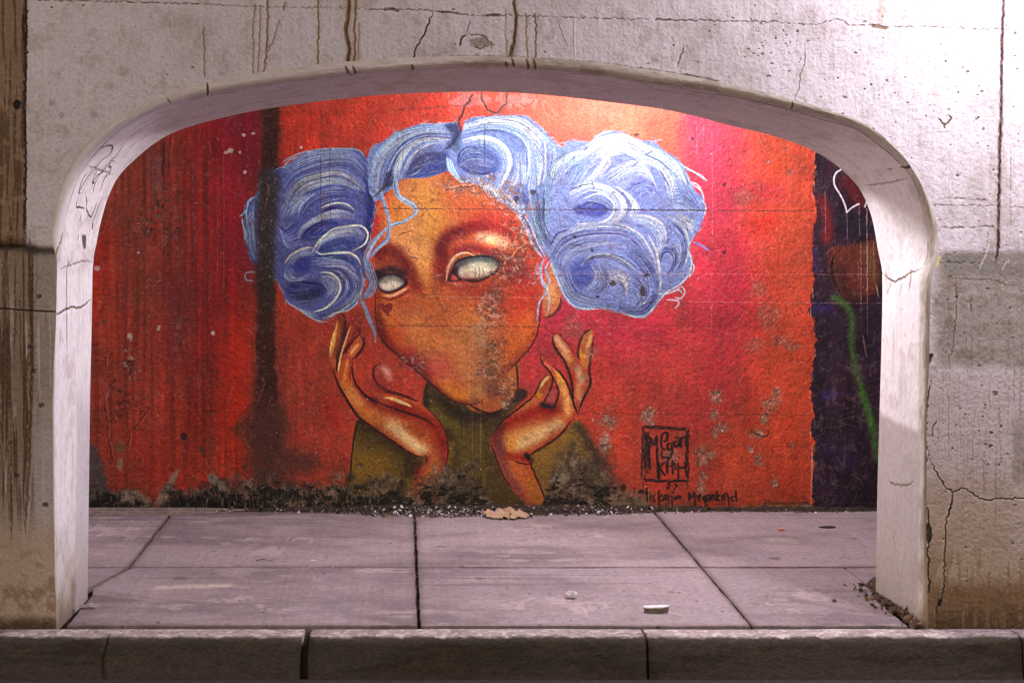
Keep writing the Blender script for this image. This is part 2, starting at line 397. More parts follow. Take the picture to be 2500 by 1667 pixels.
    M.stroke(r5(182,832, 200,824, 216,838, 232,824, 256,828, 254,850, 232,888), 2.4, (96, 22, 24), .8)
    def punch(mk_, con, r=40):
        w_ = np.maximum(boxblur(boxblur(mk_, r), r), .05)[..., None]
        b_ = np.stack([boxblur(boxblur(M.c[..., k]*mk_, r), r) for k in range(3)], -1)/w_
        k_ = mk_[..., None]; M.c[:] = M.c*(1-k_) + np.clip(b_+(M.c-b_)*con, .03, 1)*k_
    a_(r5(600,420, 560,520, 560,640), 22, (138, 36, 28), .45, F); a_(r5(700,700, 820,720, 960,640), 30, (150, 48, 34), .45, F); a_(r5(180,560, 300,560, 380,660), 22, (124, 40, 28), .4, F); a_(r5(160,900, 250,1080, 440,1240), 16, (128, 36, 26), .6, F); a_(r5(1120,850, 1080,1040, 960,1200), 14, (156, 52, 30), .5, F)
    punch(F, 1.6, 70); M.c[:] = M.c*(1-F[..., None]) + np.clip(M.c*np.array([.93, .86, .78], np.float32), 0, 1)*F[..., None]
    a_(r5(440,200, 450,330), 44, (204, 140, 60), .5, F); a_(r5(460,560, 450,660), 24, (208, 138, 68), .55, F); a_(r5(600,1330, 700,1370), 20, (206, 120, 40), .5, F); a_(r5(1060,960, 1010,1060), 26, (200, 92, 34), .5, F)
    for q in range(8): M.scar(*(lambda p, w, h: (p[0][0]-w, p[0][1]-h, p[0][0]+w, p[0][1]+h))(r5(300+rng.rand()*700, 250+rng.rand()*950), 20+rng.rand()*40, 20+rng.rand()*50), [(130,104,84), (96,56,42)], .12, 6, 1700+q, .5, clip=F)
    # ---- left hand -----------------------------------------------------------------
    SK, SH, LI = (190, 96, 54), (150, 46, 32), (58, 12, 14)
    M.poly(ha(120,520, 150,440, 230,420, 255,560, 300,640, 380,700, 480,680, 620,700, 770,755, 860,850, 935,960, 962,1080, 950,1200, 905,1360, 880,1480, 700,1480, 710,1260, 770,1220, 790,1150, 700,1130, 600,1070, 500,1000, 400,925, 300,850, 225,760, 160,630), SK, 1, 1)
    hl = M.mask(ha(120,520, 150,440, 230,420, 255,560, 300,640, 380,700, 480,680, 620,700, 770,755, 860,850, 935,960, 962,1080, 950,1200, 905,1360, 880,1480, 700,1480, 710,1260, 770,1220, 790,1150, 700,1130, 600,1070, 500,1000, 400,925, 300,850, 225,760, 160,630))
    a_(ha(560,780, 740,830, 880,930, 930,1050), 22, (158, 50, 36), .85, hl)
    a_(ha(930,1100, 935,1200, 900,1330), 10, (176, 56, 50), .8, hl)
    a_(ha(400,760, 520,800, 640,840), 18, (166, 66, 42), .7, hl)
    a_(ha(190,620, 250,720, 340,820, 430,890), 18, (204, 128, 58), .85, hl)
    a_(ha(230,660, 300,740), 14, (216, 152, 96), .7, hl)
    a_(ha(400,820, 520,880, 640,920), 20, (206, 130, 80), .7, hl)
    a_(ha(540,920, 640,1010, 760,1100), 22, (228, 190, 138), .95, hl)
    a_(ha(600,960, 700,1050, 790,1110), 12, (238, 208, 164), .7, hl)
    a_(ha(830,1150, 850,1260, 830,1380), 22, (206, 128, 76), .85, hl)
    a_(ha(720,1260, 740,1200, 790,1170), 11, (130, 36, 30), .85, hl)
    a_(ha(330,610, 420,690), 13, (166, 84, 84), .8, hl)
    a_(ha(280,600, 340,680, 420,740), 8, (110, 30, 36), .7, hl)
    M.stroke(ha(480,705, 560,720, 690,775), 11, (224, 172, 120), .95, taper=(.3, .4))
    M.stroke(ha(560,715, 680,765), 6, (236, 192, 140), .8)
    M.stroke(ha(430,740, 560,790, 680,830, 790,870, 870,930), 7, (104, 24, 28), .85)
    M.stroke(ha(490,665, 610,685, 740,735), 9, LI, .8, taper=(.3, .4))
    M.stroke(ha(240,420, 255,560, 300,640, 380,720, 430,745), 6, (78, 16, 20), .85)
    M.stroke(ha(100,490, 130,590, 200,720, 290,850, 400,935, 520,1020, 640,1100, 720,1142, 800,1152), 8, LI, .95, taper=(.1, .2))
    M.stroke(ha(760,745, 870,850, 940,960, 964,1080, 952,1200, 915,1340), 5, (96, 20, 26), .85, taper=(.2, .3))
    M.stroke(ha(700,1280, 715,1220, 770,1180), 6, (80, 20, 20), .8)
    # thumb tip against the cheek
    M.poly(ha(405,550, 425,455, 500,465, 548,540, 530,620, 470,640, 430,600), (150, 50, 40), .95, 3)
    a_(ha(500,500, 525,560), 11, (214, 130, 116), .85)
    a_(ha(470,480, 510,510), 8, (206, 150, 150), .6)
    M.stroke(ha(455,450, 410,480, 405,550, 440,610, 510,655, 620,680), 8, (66, 16, 22), .85)
    a_(ha(400,600, 460,640), 8, (112, 32, 36), .7)
    # fingers
    M.poly(ha(70,400, 88,290, 118,170, 140,100, 180,90, 195,150, 170,270, 135,400, 112,490), (172, 84, 40), 1, 1)
    a_(ha(150,110, 178,170, 160,280, 130,400), 9, (96, 24, 20), .85)
    M.stroke(ha(82,400, 98,300, 120,200, 132,140), 13, (226, 162, 62), .95, taper=(.3, .5))
    M.stroke(ha(76,380, 90,290, 116,200), 5, (240, 208, 150), .8)
    M.stroke(ha(130,95, 165,80, 192,140, 175,260, 140,400, 120,500), 8, LI, .92)
    M.poly(ha(130,520, 148,400, 190,250, 230,130, 280,140, 296,200, 250,300, 180,380, 150,460), (164, 66, 40), 1, 1)
    a_(ha(250,140, 280,200, 230,300, 180,370), 10, (118, 26, 20), .85)
    M.stroke(ha(150,470, 165,350, 200,250, 232,175), 11, (226, 176, 122), .95, taper=(.5, .4))
    M.stroke(ha(138,520, 150,420, 168,360), 4, (240, 190, 110), .9)
    M.stroke(ha(125,520, 140,400, 185,260, 225,140), 7, LI, .88)
    M.stroke(ha(290,170, 292,240, 225,310, 170,390), 8, LI, .9)
    M.poly(ha(205,400, 235,320, 300,240, 330,270, 322,330, 280,390, 240,410), (186, 84, 42), 1, 1)
    M.stroke(ha(232,385, 262,340, 295,300), 10, (230, 160, 92), .95)
    M.stroke(ha(300,235, 332,280, 318,340, 270,400, 240,420), 9, LI, .92)
    M.stroke(ha(180,590, 200,480, 210,420), 11, (212, 136, 66), .85)
    M.stroke(ha(225,590, 232,500, 222,420), 5, (158, 60, 36), .8)
    # ---- right hand ------------------------------------------------------------------
    pb = hb(150,955, 200,870, 250,795, 400,685, 500,610, 530,540, 590,450, 640,435, 645,510, 590,630, 650,690, 700,600, 660,470, 560,340, 548,285, 640,360, 740,460, 795,600, 835,730, 800,800, 720,905, 620,980, 520,1040, 470,1090, 480,1160, 530,1290, 600,1440, 615,1520, 440,1520, 425,1420, 340,1360, 260,1250, 200,1110)
    M.poly(pb, (188, 98, 56), 1, 1); hr = M.mask(pb)
    a_(hb(250,830, 400,760, 520,720, 660,720), 20, (170, 54, 34), .85, hr)
    a_(hb(330,730, 440,680, 510,650), 13, (196, 112, 72), .8, hr)
    a_(hb(230,860, 200,950, 260,1050), 20, (122, 56, 52), .8, hr)
    a_(hb(230,1060, 270,1180, 330,1300, 400,1400), 24, (152, 84, 78), .8, hr)
    a_(hb(330,960, 400,930, 520,900), 24, (226, 176, 108), .9, hr)
    a_(hb(360,1000, 480,960, 600,880, 690,830), 20, (228, 192, 142), .9, hr)
    a_(hb(330,950, 320,1040), 13, (222, 150, 70), .8, hr)
    a_(hb(310,1090, 420,1110, 470,1130), 12, (178, 66, 40), .85, hr)
    a_(hb(340,1160, 420,1260, 500,1400), 22, (202, 116, 66), .85, hr)
    a_(hb(480,1300, 550,1440, 560,1500), 18, (182, 118, 44), .8, hr)
    a_(hb(720,500, 760,620, 770,740), 13, (228, 170, 106), .9, hr)
    a_(hb(680,400, 720,490), 9, (228, 164, 76), .9, hr)
    a_(hb(590,350, 650,400), 8, (206, 110, 92), .8, hr)
    M.stroke(hb(545,540, 580,490, 620,450), 10, (232, 178, 116), .95)
    a_(hb(535,590, 545,600), 7, (236, 150, 40), .9, hr)
    M.poly(hb(620,680, 600,640, 650,540, 668,600, 660,670), (168, 72, 64), 1, 1)
    for L, w in ((hb(150,950, 240,815, 400,690, 500,600, 545,510, 600,435), 5), (hb(640,440, 645,520, 590,640, 560,670), 6), (hb(670,480, 695,590, 660,680, 600,690), 7), (hb(550,280, 570,350, 640,440, 690,540), 5), (hb(640,360, 740,460, 800,610, 840,730, 860,770), 7), (hb(800,800, 720,905, 620,985, 520,1045, 440,1090), 7), (hb(150,960, 200,1110, 260,1250, 330,1350), 4), (hb(470,1090, 485,1170, 540,1310, 610,1470), 5), (hb(330,1120, 410,1145, 470,1150), 3)):
        M.stroke(L, w, (76, 18, 20), .88, wob=.6)
    a_(hb(440,1080, 480,1120), 7, (50, 16, 18), .8)
    a_(hb(570,680, 650,690), 9, (66, 18, 22), .8)
    pf = hb(648,125, 690,105, 760,190, 850,330, 935,430, 948,520, 890,640, 850,730, 810,650, 800,500, 740,330, 670,230)
    M.poly(pf, (184, 98, 66), 1, 1); hf = M.mask(pf)
    a_(hb(680,150, 760,260), 11, (222, 176, 150), .85, hf); a_(hb(740,270, 790,320), 9, (226, 164, 110), .8, hf)
    a_(hb(850,400, 880,470), 13, (206, 168, 140), .85, hf); a_(hb(850,520, 860,620), 10, (214, 150, 104), .8, hf)
    a_(hb(810,420, 805,560), 7, (190, 72, 44), .7, hf)
    M.stroke(hb(690,105, 650,125, 665,220, 740,330, 795,480, 812,650, 850,735), 8, (72, 18, 24), .9)
    M.stroke(hb(690,105, 770,190, 850,310), 4, (110, 36, 40), .7)
    M.poly(hb(845,260, 880,140, 955,70, 975,140, 955,290, 925,390, 870,350), (196, 110, 48), 1, 1)
    M.stroke(hb(900,300, 930,210, 955,110), 11, (232, 184, 106), .95); a_(hb(880,275, 900,290), 8, (232, 156, 40), .9)
    a_(hb(890,200, 900,250), 6, (190, 72, 36), .8)
    M.stroke(hb(965,70, 890,120, 850,250, 865,330), 8, (60, 16, 22), .9)
    M.stroke(hb(975,130, 955,290, 940,400, 950,510, 890,640, 850,750), 8, (60, 16, 24), .9)
    punch(np.clip(hl+hr+hf, 0, 1), 1.9, 34); hm_ = np.clip(hl+hr+hf, 0, 1)[..., None]; M.c[:] = M.c*(1-hm_) + np.clip(M.c*np.array([.92, .80, .70], np.float32), 0, 1)*hm_
    # ---- hair ---------------------------------------------------------------------
    WH, CRm, LB, MB, BL, DB, NB, TE = (226,230,238), (214,210,198), (168,182,216), (122,138,200), (84,98,178), (52,60,140), (28,32,92), (120,166,196)
    # left bun
    lb = [(897,388),(870,366),(840,362),(804,365),(766,367),(734,378),(708,397),(680,412),(640,425),(627,470),(605,488),(596,511),(598,548),(597,575),(603,605),(612,636),(630,652),(660,672),(684,700),(700,738),(728,752),(754,771),(775,781),(795,778),(820,764),(851,755),(876,733),(889,692),(890,654),(888,613),(900,593),(908,552),(916,501),(905,465),(900,441)]
    M.poly(lb, (84, 90, 160), 1, 1, smooth=True); ML = M.mask(lb)
    a_([(900,420),(905,500),(900,570),(890,610)], 16, (32, 40, 110), .9, ML)
    a_([(700,480),(690,560)], 30, (104, 102, 168), .6, ML)
    M.ribbon(r1(870,770, 1080,610, 1400,540, 1700,560, 1880,720), r1(900,1000, 1080,800, 1400,700, 1680,700, 1860,900), [LB, MB, LB, BL, (150,150,200)], 34, clip=ML)
    M.ribbon(r1(890,1050, 1060,840, 1350,760, 1640,760, 1850,930), r1(950,1160, 1050,980, 1300,870, 1560,840, 1840,1030), [BL, MB, (152,148,190), CRm, (150,140,176)], 30, clip=ML)
    M.ribbon(r1(950,1160, 1080,960, 1300,870, 1560,850, 1800,990), r1(1030,1230, 1150,1040, 1350,960, 1560,950, 1760,1020), [DB, CRm, LB, CRm, MB], 24, clip=ML)
    M.ribbon(r1(1080,1290, 1180,1090, 1400,980, 1600,980, 1770,1060), r1(1120,1300, 1250,1200, 1450,1130, 1620,1110, 1760,1150), [MB, DB, (110,108,170), DB, BL], 24, clip=ML)
    M.ribbon(r4(500,330, 560,200, 640,100, 700,60), r4(700,300, 730,220, 800,140, 880,90), [(116,112,170), MB, LB, MB], 22, clip=ML)
    M.ribbon(r4(480,340, 540,420, 600,420, 700,340), r4(520,440, 560,560, 640,620, 820,580), [DB, (96,100,200), (112,116,214), (84,88,180)], 30, clip=ML)
    M.ribbon(r4(690,510, 740,400, 900,290, 1080,240, 1240,280), r4(740,520, 800,420, 940,340, 1080,330, 1230,340), [CRm, LB, (190,180,190), (150,140,180)], 22, clip=ML)
    M.ribbon(r4(900,270, 1000,220, 1120,215, 1220,260), r4(1000,250, 1060,225, 1150,235, 1235,290), [NB, (60,40,110)], 8, clip=ML)
    M.stroke(r4(900,230, 1040,180, 1160,190, 1240,250), 5, CRm, .85, clip=ML)
    M.poly(r4(715,505, 790,405, 940,350, 1080,370, 1020,440, 900,510, 800,535), (48, 58, 150), .95, 3, clip=ML)
    M.ribbon(r4(720,500, 830,400, 960,350, 1080,380), r4(780,530, 880,510, 980,460, 1080,400), [NB, DB, (64,76,176), DB], 18, clip=ML)
    M.ribbon(r4(840,650, 900,520, 1060,430, 1220,395, 1350,460), r4(900,640, 960,560, 1100,520, 1220,520, 1300,560), [MB, CRm, (196,192,198), MB, DB], 26, clip=ML)
    M.poly(r4(885,635, 960,575, 1100,530, 1200,540, 1260,580, 1150,630, 1000,655), (44, 60, 130), .9, 3, clip=ML)
    M.ribbon(r4(900,640, 980,580, 1120,540, 1230,560), r4(930,655, 1040,640, 1140,620, 1230,580), [DB, (60,84,150), DB], 14, clip=ML)
    M.stroke(r4(820,660, 890,550, 1010,440, 1170,398, 1300,400, 1362,470, 1330,570, 1210,640), 6, CRm, .95, clip=ML)
    M.stroke(r4(860,640, 930,670, 1060,655, 1180,655, 1260,700, 1300,780), 7, CRm, .9, clip=ML)
    M.ribbon(r4(700,700, 860,680, 1060,670, 1230,720, 1300,850), r4(860,770, 1000,760, 1120,780, 1200,840, 1230,930), [DB, (40,70,130), BL, (120,114,180), MB], 26, clip=ML)
    M.ribbon(r4(580,760, 660,670, 780,620, 860,630), r4(660,800, 720,740, 800,720, 860,740), [LB, MB, BL, DB], 20, clip=ML)
    M.stroke(r4(565,755, 640,665, 760,610, 840,605), 6, CRm, .9, clip=ML)
    M.poly(r4(640,800, 680,720, 780,690, 830,760, 790,830, 700,850), (54, 58, 150), .8, 5, clip=ML)
    M.ribbon(r4(560,780, 560,880, 640,930, 790,900), r4(640,800, 640,870, 700,890, 800,860), [LB, (120,118,170), MB], 14, clip=ML)
    M.ribbon(r4(900,770, 1120,780, 1260,880, 1290,1000, 1180,1140), r4(900,840, 1060,850, 1130,950, 1100,1060, 960,1180), [LB, (128,120,186), DB, (90,84,160), MB, NB], 36, clip=ML)
    M.ribbon(r4(1300,800, 1330,920, 1290,1060, 1150,1190, 950,1290), r4(1230,900, 1240,1020, 1160,1130, 1040,1200, 880,1250), [LB, (140,150,170), (66,66,100), NB, MB], 28, clip=ML)
    M.poly(r4(570,1000, 640,930, 780,930, 900,940, 960,1000, 900,1080, 760,1120, 640,1080), (40, 44, 108), .9, 8, clip=ML)
    M.ribbon(r4(580,960, 760,930, 920,950), r4(600,1100, 760,1130, 920,1090), [NB, DB, (34,36,84), (66,70,116)], 22, clip=ML)
    M.ribbon(r4(920,860, 1030,880, 1080,970, 1040,1080), r4(880,930, 940,960, 960,1030, 920,1100), [(176,176,206), (132,132,176), (84,84,140)], 20, clip=ML)
    M.stroke(r4(900,840, 1010,850, 1090,930, 1092,1020, 1040,1110, 950,1185, 840,1220), 7, CRm, .9, clip=ML)
    M.ribbon(r4(560,1080, 640,1170, 760,1200, 860,1210), r4(590,1140, 700,1200, 800,1260, 900,1290), [(100,106,150), LB, TE], 18, clip=ML)
    for L in (r4(700,1170, 800,1260, 900,1310, 980,1310), r4(960,1290, 1060,1230, 1180,1200, 1280,1110), r4(620,1140, 720,1210, 840,1290)):
        M.stroke(L, 4, (176, 190, 200), .8)
    for L in (r1(880,700, 960,640, 1100,580, 1250,545), r1(890,760, 970,660, 1080,620), r1(1100,600, 1300,540, 1500,530, 1750,545, 1850,640), r1(480,1230, 500,1130, 590,1070), r1(400,1310, 470,1260, 480,1220), r1(420,1310, 440,1420, 470,1520), r1(470,1240, 490,1400, 530,1500), r4(210,230, 230,160, 300,110), r4(130,310, 180,270, 210,230), r4(160,320, 170,400, 200,470), r4(180,400, 190,500, 230,600), r4(230,500, 250,640, 290,720), r4(180,860, 220,840, 300,840), r4(185,860, 200,910, 270,920)):
        M.stroke(L, 4, (150, 184, 206), .85)
    M.ribbon(r4(205,240, 200,420, 215,560, 260,720), r4(300,120, 270,300, 280,500, 300,720), [TE, (110,106,180), MB, TE], 16, clip=ML)
    # head of hair
    hh = r2(180,690, 220,560, 350,480, 450,410, 550,370, 720,322, 860,326, 1045,308, 1085,400, 1115,305, 1190,262, 1350,250, 1550,243, 1700,250, 1800,320, 1900,410, 2000,520, 2080,590, 2020,760, 1960,900, 1940,1100, 1900,1300, 1880,1500, 1800,1400, 1740,1230, 1690,1180, 1620,1180, 1500,1100, 1370,1010, 1280,930, 1180,890, 1060,870, 980,790, 930,780, 760,835, 520,850, 440,930, 330,1000, 300,1050, 250,1060, 195,960, 185,820)
    M.poly(hh, (112, 126, 190), 1, 1); MH = M.mask(hh)
    M.poly(r2(540,830, 600,690, 720,610, 900,590, 960,620, 930,780, 760,832, 600,845), (58, 66, 134), 1, 4, clip=MH)
    M.ribbon(r2(560,800, 640,660, 800,590, 940,600), r2(560,845, 700,830, 820,800, 930,770), [(78,74,140), (70,70,120), DB, (40,60,140)], 26, clip=MH)
    M.ribbon(r2(200,900, 240,640, 380,480, 600,370, 1040,320), r2(300,1000, 320,760, 420,600, 620,450, 990,420), [TE, LB, (150,150,196), CRm, (60,80,150)], 46, clip=MH)
    M.ribbon(r2(310,980, 350,760, 470,560, 700,420, 980,430), r2(480,860, 520,700, 600,570, 740,490, 980,500), [DB, LB, DB, CRm, (206,204,204), LB], 46, clip=MH)
    M.ribbon(r2(490,850, 560,690, 650,580, 800,500, 960,500), r2(540,800, 600,700, 700,600, 830,550, 940,570), [CRm, (112,108,170), (86,80,150)], 22, clip=MH)
    M.ribbon(r2(320,980, 360,800, 420,760), r2(420,920, 430,860, 440,780), [(30,28,70), NB, (60,50,90)], 18, clip=MH)
    M.stroke(r2(440,590, 560,490, 700,430, 880,420), 4, DB, .8, clip=MH)
    M.poly(r2(920,330, 1050,310, 1075,390, 1050,480, 980,560, 940,520, 1000,440), (40, 46, 100), .85, 4, clip=MH)
    M.poly(r2(990,560, 1060,470, 1070,540, 1040,590), (72, 92, 120), .8, 4, clip=MH)
    M.ribbon(r2(1100,330, 1350,260, 1650,260, 1850,400, 2060,600), r2(1090,430, 1380,390, 1620,470, 1700,620, 1720,900), [(190,196,220), WH, CRm, (200,208,230), MB, LB, BL], 54, clip=MH)
    M.ribbon(r2(1900,440, 1990,600, 1960,820, 1930,1060, 1890,1300), r2(1700,560, 1740,760, 1720,960, 1760,1160, 1850,1400), [LB, (96,112,196), BL, CRm, (112,124,206), LB], 50, clip=MH)
    M.ribbon(r2(1090,470, 1290,440, 1450,480, 1560,610, 1560,760, 1450,960), r2(1110,540, 1280,510, 1400,560, 1470,660, 1470,760, 1390,900), [CRm, (206,208,214), (150,166,216), LB], 30, clip=MH)
    M.ribbon(r2(1570,600, 1580,760, 1520,900, 1460,980), r2(1700,600, 1700,780, 1690,940, 1640,1080), [BL, LB, (140,136,200), MB, LB], 32, clip=MH)
    M.poly(r2(1040,680, 1070,590, 1160,540, 1280,550, 1400,610, 1450,690, 1420,770, 1320,810, 1200,800, 1090,760), (72, 86, 156), .95, 4, clip=MH)
    M.ribbon(r2(1050,700, 1080,600, 1200,545, 1340,580, 1440,680), r2(1060,740, 1150,720, 1260,730, 1350,750, 1430,720), [DB, BL, (100,110,170), (110,108,170)], 30, clip=MH)
    M.ribbon(r2(1050,720, 1150,760, 1300,780, 1420,760), r2(1120,780, 1220,810, 1320,815, 1400,790), [DB, (60,76,160), (90,90,150)], 16, clip=MH)
    M.stroke(r2(1040,700, 1075,590, 1190,540, 1290,555), 5, DB, .8, clip=MH)
    M.stroke(r2(1110,470, 1280,445, 1430,490, 1530,600, 1545,720, 1490,850, 1450,930), 9, (224, 222, 214), .9, clip=MH)
    for x in (1720, 1880): M.stroke(r2(x,480, x+10,700, x-15,900), 6, (214, 214, 214), .7, clip=MH)
    a_(r2(1640,960, 1700,1060, 1760,1180), 18, (70, 84, 150), .7, MH)
    for i in range(60):                                          # lower edge breaks up into wisps over the brow
        t = rng.rand(); x = 1200 + 480*t; y = 880 + 300*t
        M.stroke(r2(x+rng.randn()*20,y-90, x+10,y-30, x+30+rng.randn()*16,y+20+rng.rand()*30), 2+rng.rand()*3, [LB, (150,150,180), CRm, (110,110,150)][rng.randint(4)], .6)
    for k in range(9):
        o = k*7
        M.stroke(r2(935+o,620+o, 955+o,750, 1010+o,820+o*.4, 1090+o*.6,885-o*.2, 1170+o*.3,870-o*.7), 3.2, [LB, TE, (190,200,220)][k % 3], .85, taper=(.1, .4))
    # right bun
    rb = r3(372,240, 400,196, 470,192, 560,200, 640,150, 720,120, 800,124, 870,158, 960,188, 1050,200, 1110,258, 1200,310, 1262,372, 1300,460, 1335,545, 1400,610, 1416,700, 1382,830, 1332,910, 1302,980, 1322,1080, 1300,1180, 1230,1250, 1120,1310, 1062,1400, 985,1480, 900,1484, 790,1452, 640,1422, 540,1434, 450,1402, 388,1330, 335,1200, 285,1080, 215,980, 140,830, 110,700, 160,560, 240,470, 290,380, 330,300)
    M.poly(rb, (124, 138, 202), 1, 1); MR = M.mask(rb)
    M.ribbon(r3(120,600, 160,780, 230,960, 300,1080), r3(250,560, 240,760, 290,880, 360,960), [LB, (84,100,160), DB, (96,110,170), BL], 40, clip=MR)
    M.ribbon(r3(270,500, 290,380, 400,290, 600,240), r3(480,560, 540,440, 600,380, 640,300), [WH, (170,192,226), (124,146,214), (150,166,222)], 40, clip=MR)
    M.ribbon(r3(480,240, 640,170, 800,140, 960,200, 1120,300), r3(640,400, 700,330, 800,290, 900,320, 980,400), [(190,200,230), WH, (236,238,244), WH, LB], 44, clip=MR)
    M.ribbon(r3(480,540, 580,440, 660,340, 640,260), r3(640,480, 700,420, 740,360, 720,290), [WH, CRm, (180,180,222), (140,146,212)], 26, clip=MR)
    M.ribbon(r3(960,200, 1140,290, 1270,400, 1330,560, 1400,660), r3(900,340, 1040,380, 1110,480, 1150,600, 1140,690), [(176,206,220), WH, (170,196,220), (200,214,222), CRm, LB], 46, clip=MR)
    M.ribbon(r3(640,480, 760,380, 900,340, 1000,400, 1060,520), r3(860,690, 920,640, 980,580, 1040,560, 1080,600), [(176,180,222), LB, (136,140,208), (110,118,190), (92,98,180)], 40, clip=MR)
    M.ribbon(r3(1160,480, 1250,480, 1330,580, 1390,690), r3(1170,690, 1220,700, 1290,715, 1380,720), [(96,110,172), (84,100,166), (110,130,180), LB], 26, clip=MR)
    M.ribbon(r3(1180,700, 1300,760, 1380,780), r3(1250,800, 1310,850, 1340,900), [(150,160,190), (190,196,210), LB], 20, clip=MR)
    M.ribbon(r3(420,570, 560,500, 720,530, 830,620, 840,720, 720,850), r3(440,620, 580,560, 720,600, 770,680, 740,760, 600,830), [CRm, WH, (206,206,206), (130,140,200), CRm], 32, clip=MR)
    M.poly(r3(450,690, 520,640, 620,625, 710,650, 730,710, 660,750, 560,745, 480,730), (72, 78, 166), .95, 4, clip=MR)
    M.ribbon(r3(440,660, 560,600, 690,630, 740,710, 650,770), r3(500,690, 580,660, 660,680, 680,710, 620,740), [LB, MB, DB, (70,74,170)], 24, clip=MR)
    M.ribbon(r3(400,820, 520,790, 640,790, 740,760), r3(460,900, 560,870, 660,850, 740,820), [(110,120,180), CRm, LB, CRm], 22, clip=MR)
    M.stroke(r3(520,620, 640,580, 740,640, 742,730, 640,800, 480,800), 6, WH, .8, clip=MR)
    M.ribbon(r3(740,520, 830,580, 880,680, 830,760), r3(800,540, 890,600, 940,690, 900,780), [CRm, WH, (150,156,210)], 18, clip=MR)
    M.ribbon(r3(860,720, 1030,725, 1140,800, 1150,910, 1080,1010), r3(880,790, 980,830, 1040,890, 1060,950, 1060,1010), [(110,116,190), CRm, (190,196,214), LB, (128,128,190)], 32, clip=MR)
    M.ribbon(r3(1140,720, 1260,800, 1310,910, 1300,1040, 1250,1180), r3(1160,850, 1220,920, 1240,1020, 1220,1110, 1150,1200), [LB, CRm, DB, (100,106,180), DB, LB], 36, clip=MR)
    M.ribbon(r3(1080,1010, 1140,930, 1220,960, 1240,1060, 1180,1190), r3(1090,1090, 1120,1020, 1170,1030, 1180,1090, 1130,1190), [LB, (80,84,150), DB, (70,76,140)], 26, clip=MR)
    M.ribbon(r3(270,1010, 320,890, 450,830, 660,790, 850,810, 980,920, 1080,1110), r3(300,1080, 370,960, 490,900, 680,880, 840,900, 940,990, 1030,1120), [(176,180,206), (120,118,180), LB, BL, (130,126,190), DB], 44, clip=MR)
    M.ribbon(r3(300,1090, 360,970, 500,910, 700,880, 860,920), r3(380,1220, 420,1080, 540,1010, 700,980, 850,1020), [(128,124,186), (100,110,180), (150,150,196), BL], 40, clip=MR)
    M.ribbon(r3(860,920, 960,1010, 1060,1150, 1080,1260), r3(830,1020, 900,1080, 980,1180, 1000,1280), [(112,116,180), (60,80,150), (90,90,156), DB], 34, clip=MR)
    M.stroke(r3(1000,880, 1060,1000, 1080,1120, 1090,1250, 1040,1350, 930,1400), 7, CRm, .85, clip=MR)
    M.stroke(r3(800,810, 930,870, 1010,980, 1060,1100), 5, (200, 196, 214), .8, clip=MR)
    M.stroke(r3(280,970, 330,880, 430,840), 5, DB, .8, clip=MR)
    M.poly(r3(420,1150, 460,1080, 560,1060, 620,1120, 600,1230, 520,1290, 450,1260), (64, 74, 160), .8, 8, clip=MR)
    M.ribbon(r3(510,1110, 560,1040, 680,1020, 800,1050, 960,1180), r3(540,1090, 600,1060, 700,1060, 800,1100, 940,1210), [CRm, (60,60,100), (130,134,180)], 16, clip=MR)
    M.ribbon(r3(560,1100, 600,1160, 590,1230, 520,1290), r3(700,1120, 720,1200, 700,1290, 600,1340), [LB, (110,116,170), (80,82,140), (100,96,160)], 30, clip=MR)
    M.ribbon(r3(700,1120, 790,1130, 860,1200, 860,1300), r3(720,1280, 780,1240, 820,1280, 820,1350), [(90,92,140), (176,174,176), CRm, (96,96,150)], 30, clip=MR)
    M.ribbon(r3(860,1110, 960,1190, 1010,1290, 960,1400), r3(860,1320, 900,1330, 930,1370, 900,1420), [(120,122,176), (70,70,120), (104,104,170), (66,70,136)], 32, clip=MR)
    M.ribbon(r3(300,1080, 360,1220, 430,1350, 560,1400, 760,1430), r3(400,1080, 430,1220, 500,1320, 620,1350, 760,1360), [TE, (80,90,150), (90,96,170), (120,118,190), BL], 36, clip=MR)
    M.ribbon(r3(780,1440, 900,1480, 1000,1450, 1080,1340, 1090,1200), r3(790,1380, 880,1420, 960,1400, 1020,1330, 1050,1240), [(150,166,200), DB, (84,90,160), (70,76,150)], 28, clip=MR)
    a_(r3(1090,1200, 1160,1210, 1230,1180), 18, (120, 128, 180), .5, MR)
    for L in (r3(388,1330, 470,1415, 640,1430), r3(800,1455, 900,1484, 985,1478, 1062,1395), r3(280,1080, 330,1210, 390,1340), r3(1060,1390, 1130,1310, 1230,1250, 1300,1180), r3(1290,990, 1320,1080, 1300,1190), r3(590,190, 660,140, 740,118)):
        M.stroke(L, 5, (186, 214, 226), .85)
    for L in (r3(1200,330, 1290,400, 1380,440, 1440,490), r3(1260,380, 1340,420, 1430,490), r3(1300,490, 1370,520, 1410,600), r3(1310,500, 1390,560, 1415,640), r3(1390,620, 1425,680, 1400,770), r3(1240,1250, 1270,1300, 1240,1350, 1190,1340), r3(1180,1300, 1230,1290, 1250,1320), r3(1130,1360, 1220,1370, 1215,1410, 1190,1425), r3(1320,1080, 1338,1130, 1300,1200), r3(1060,1320, 1160,1310, 1250,1260)):
        M.stroke(L, 4.2, (168, 196, 214), .9)
    M.stroke(r3(1330,935, 1390,960, 1455,1005), 7, (120, 118, 180), .95)
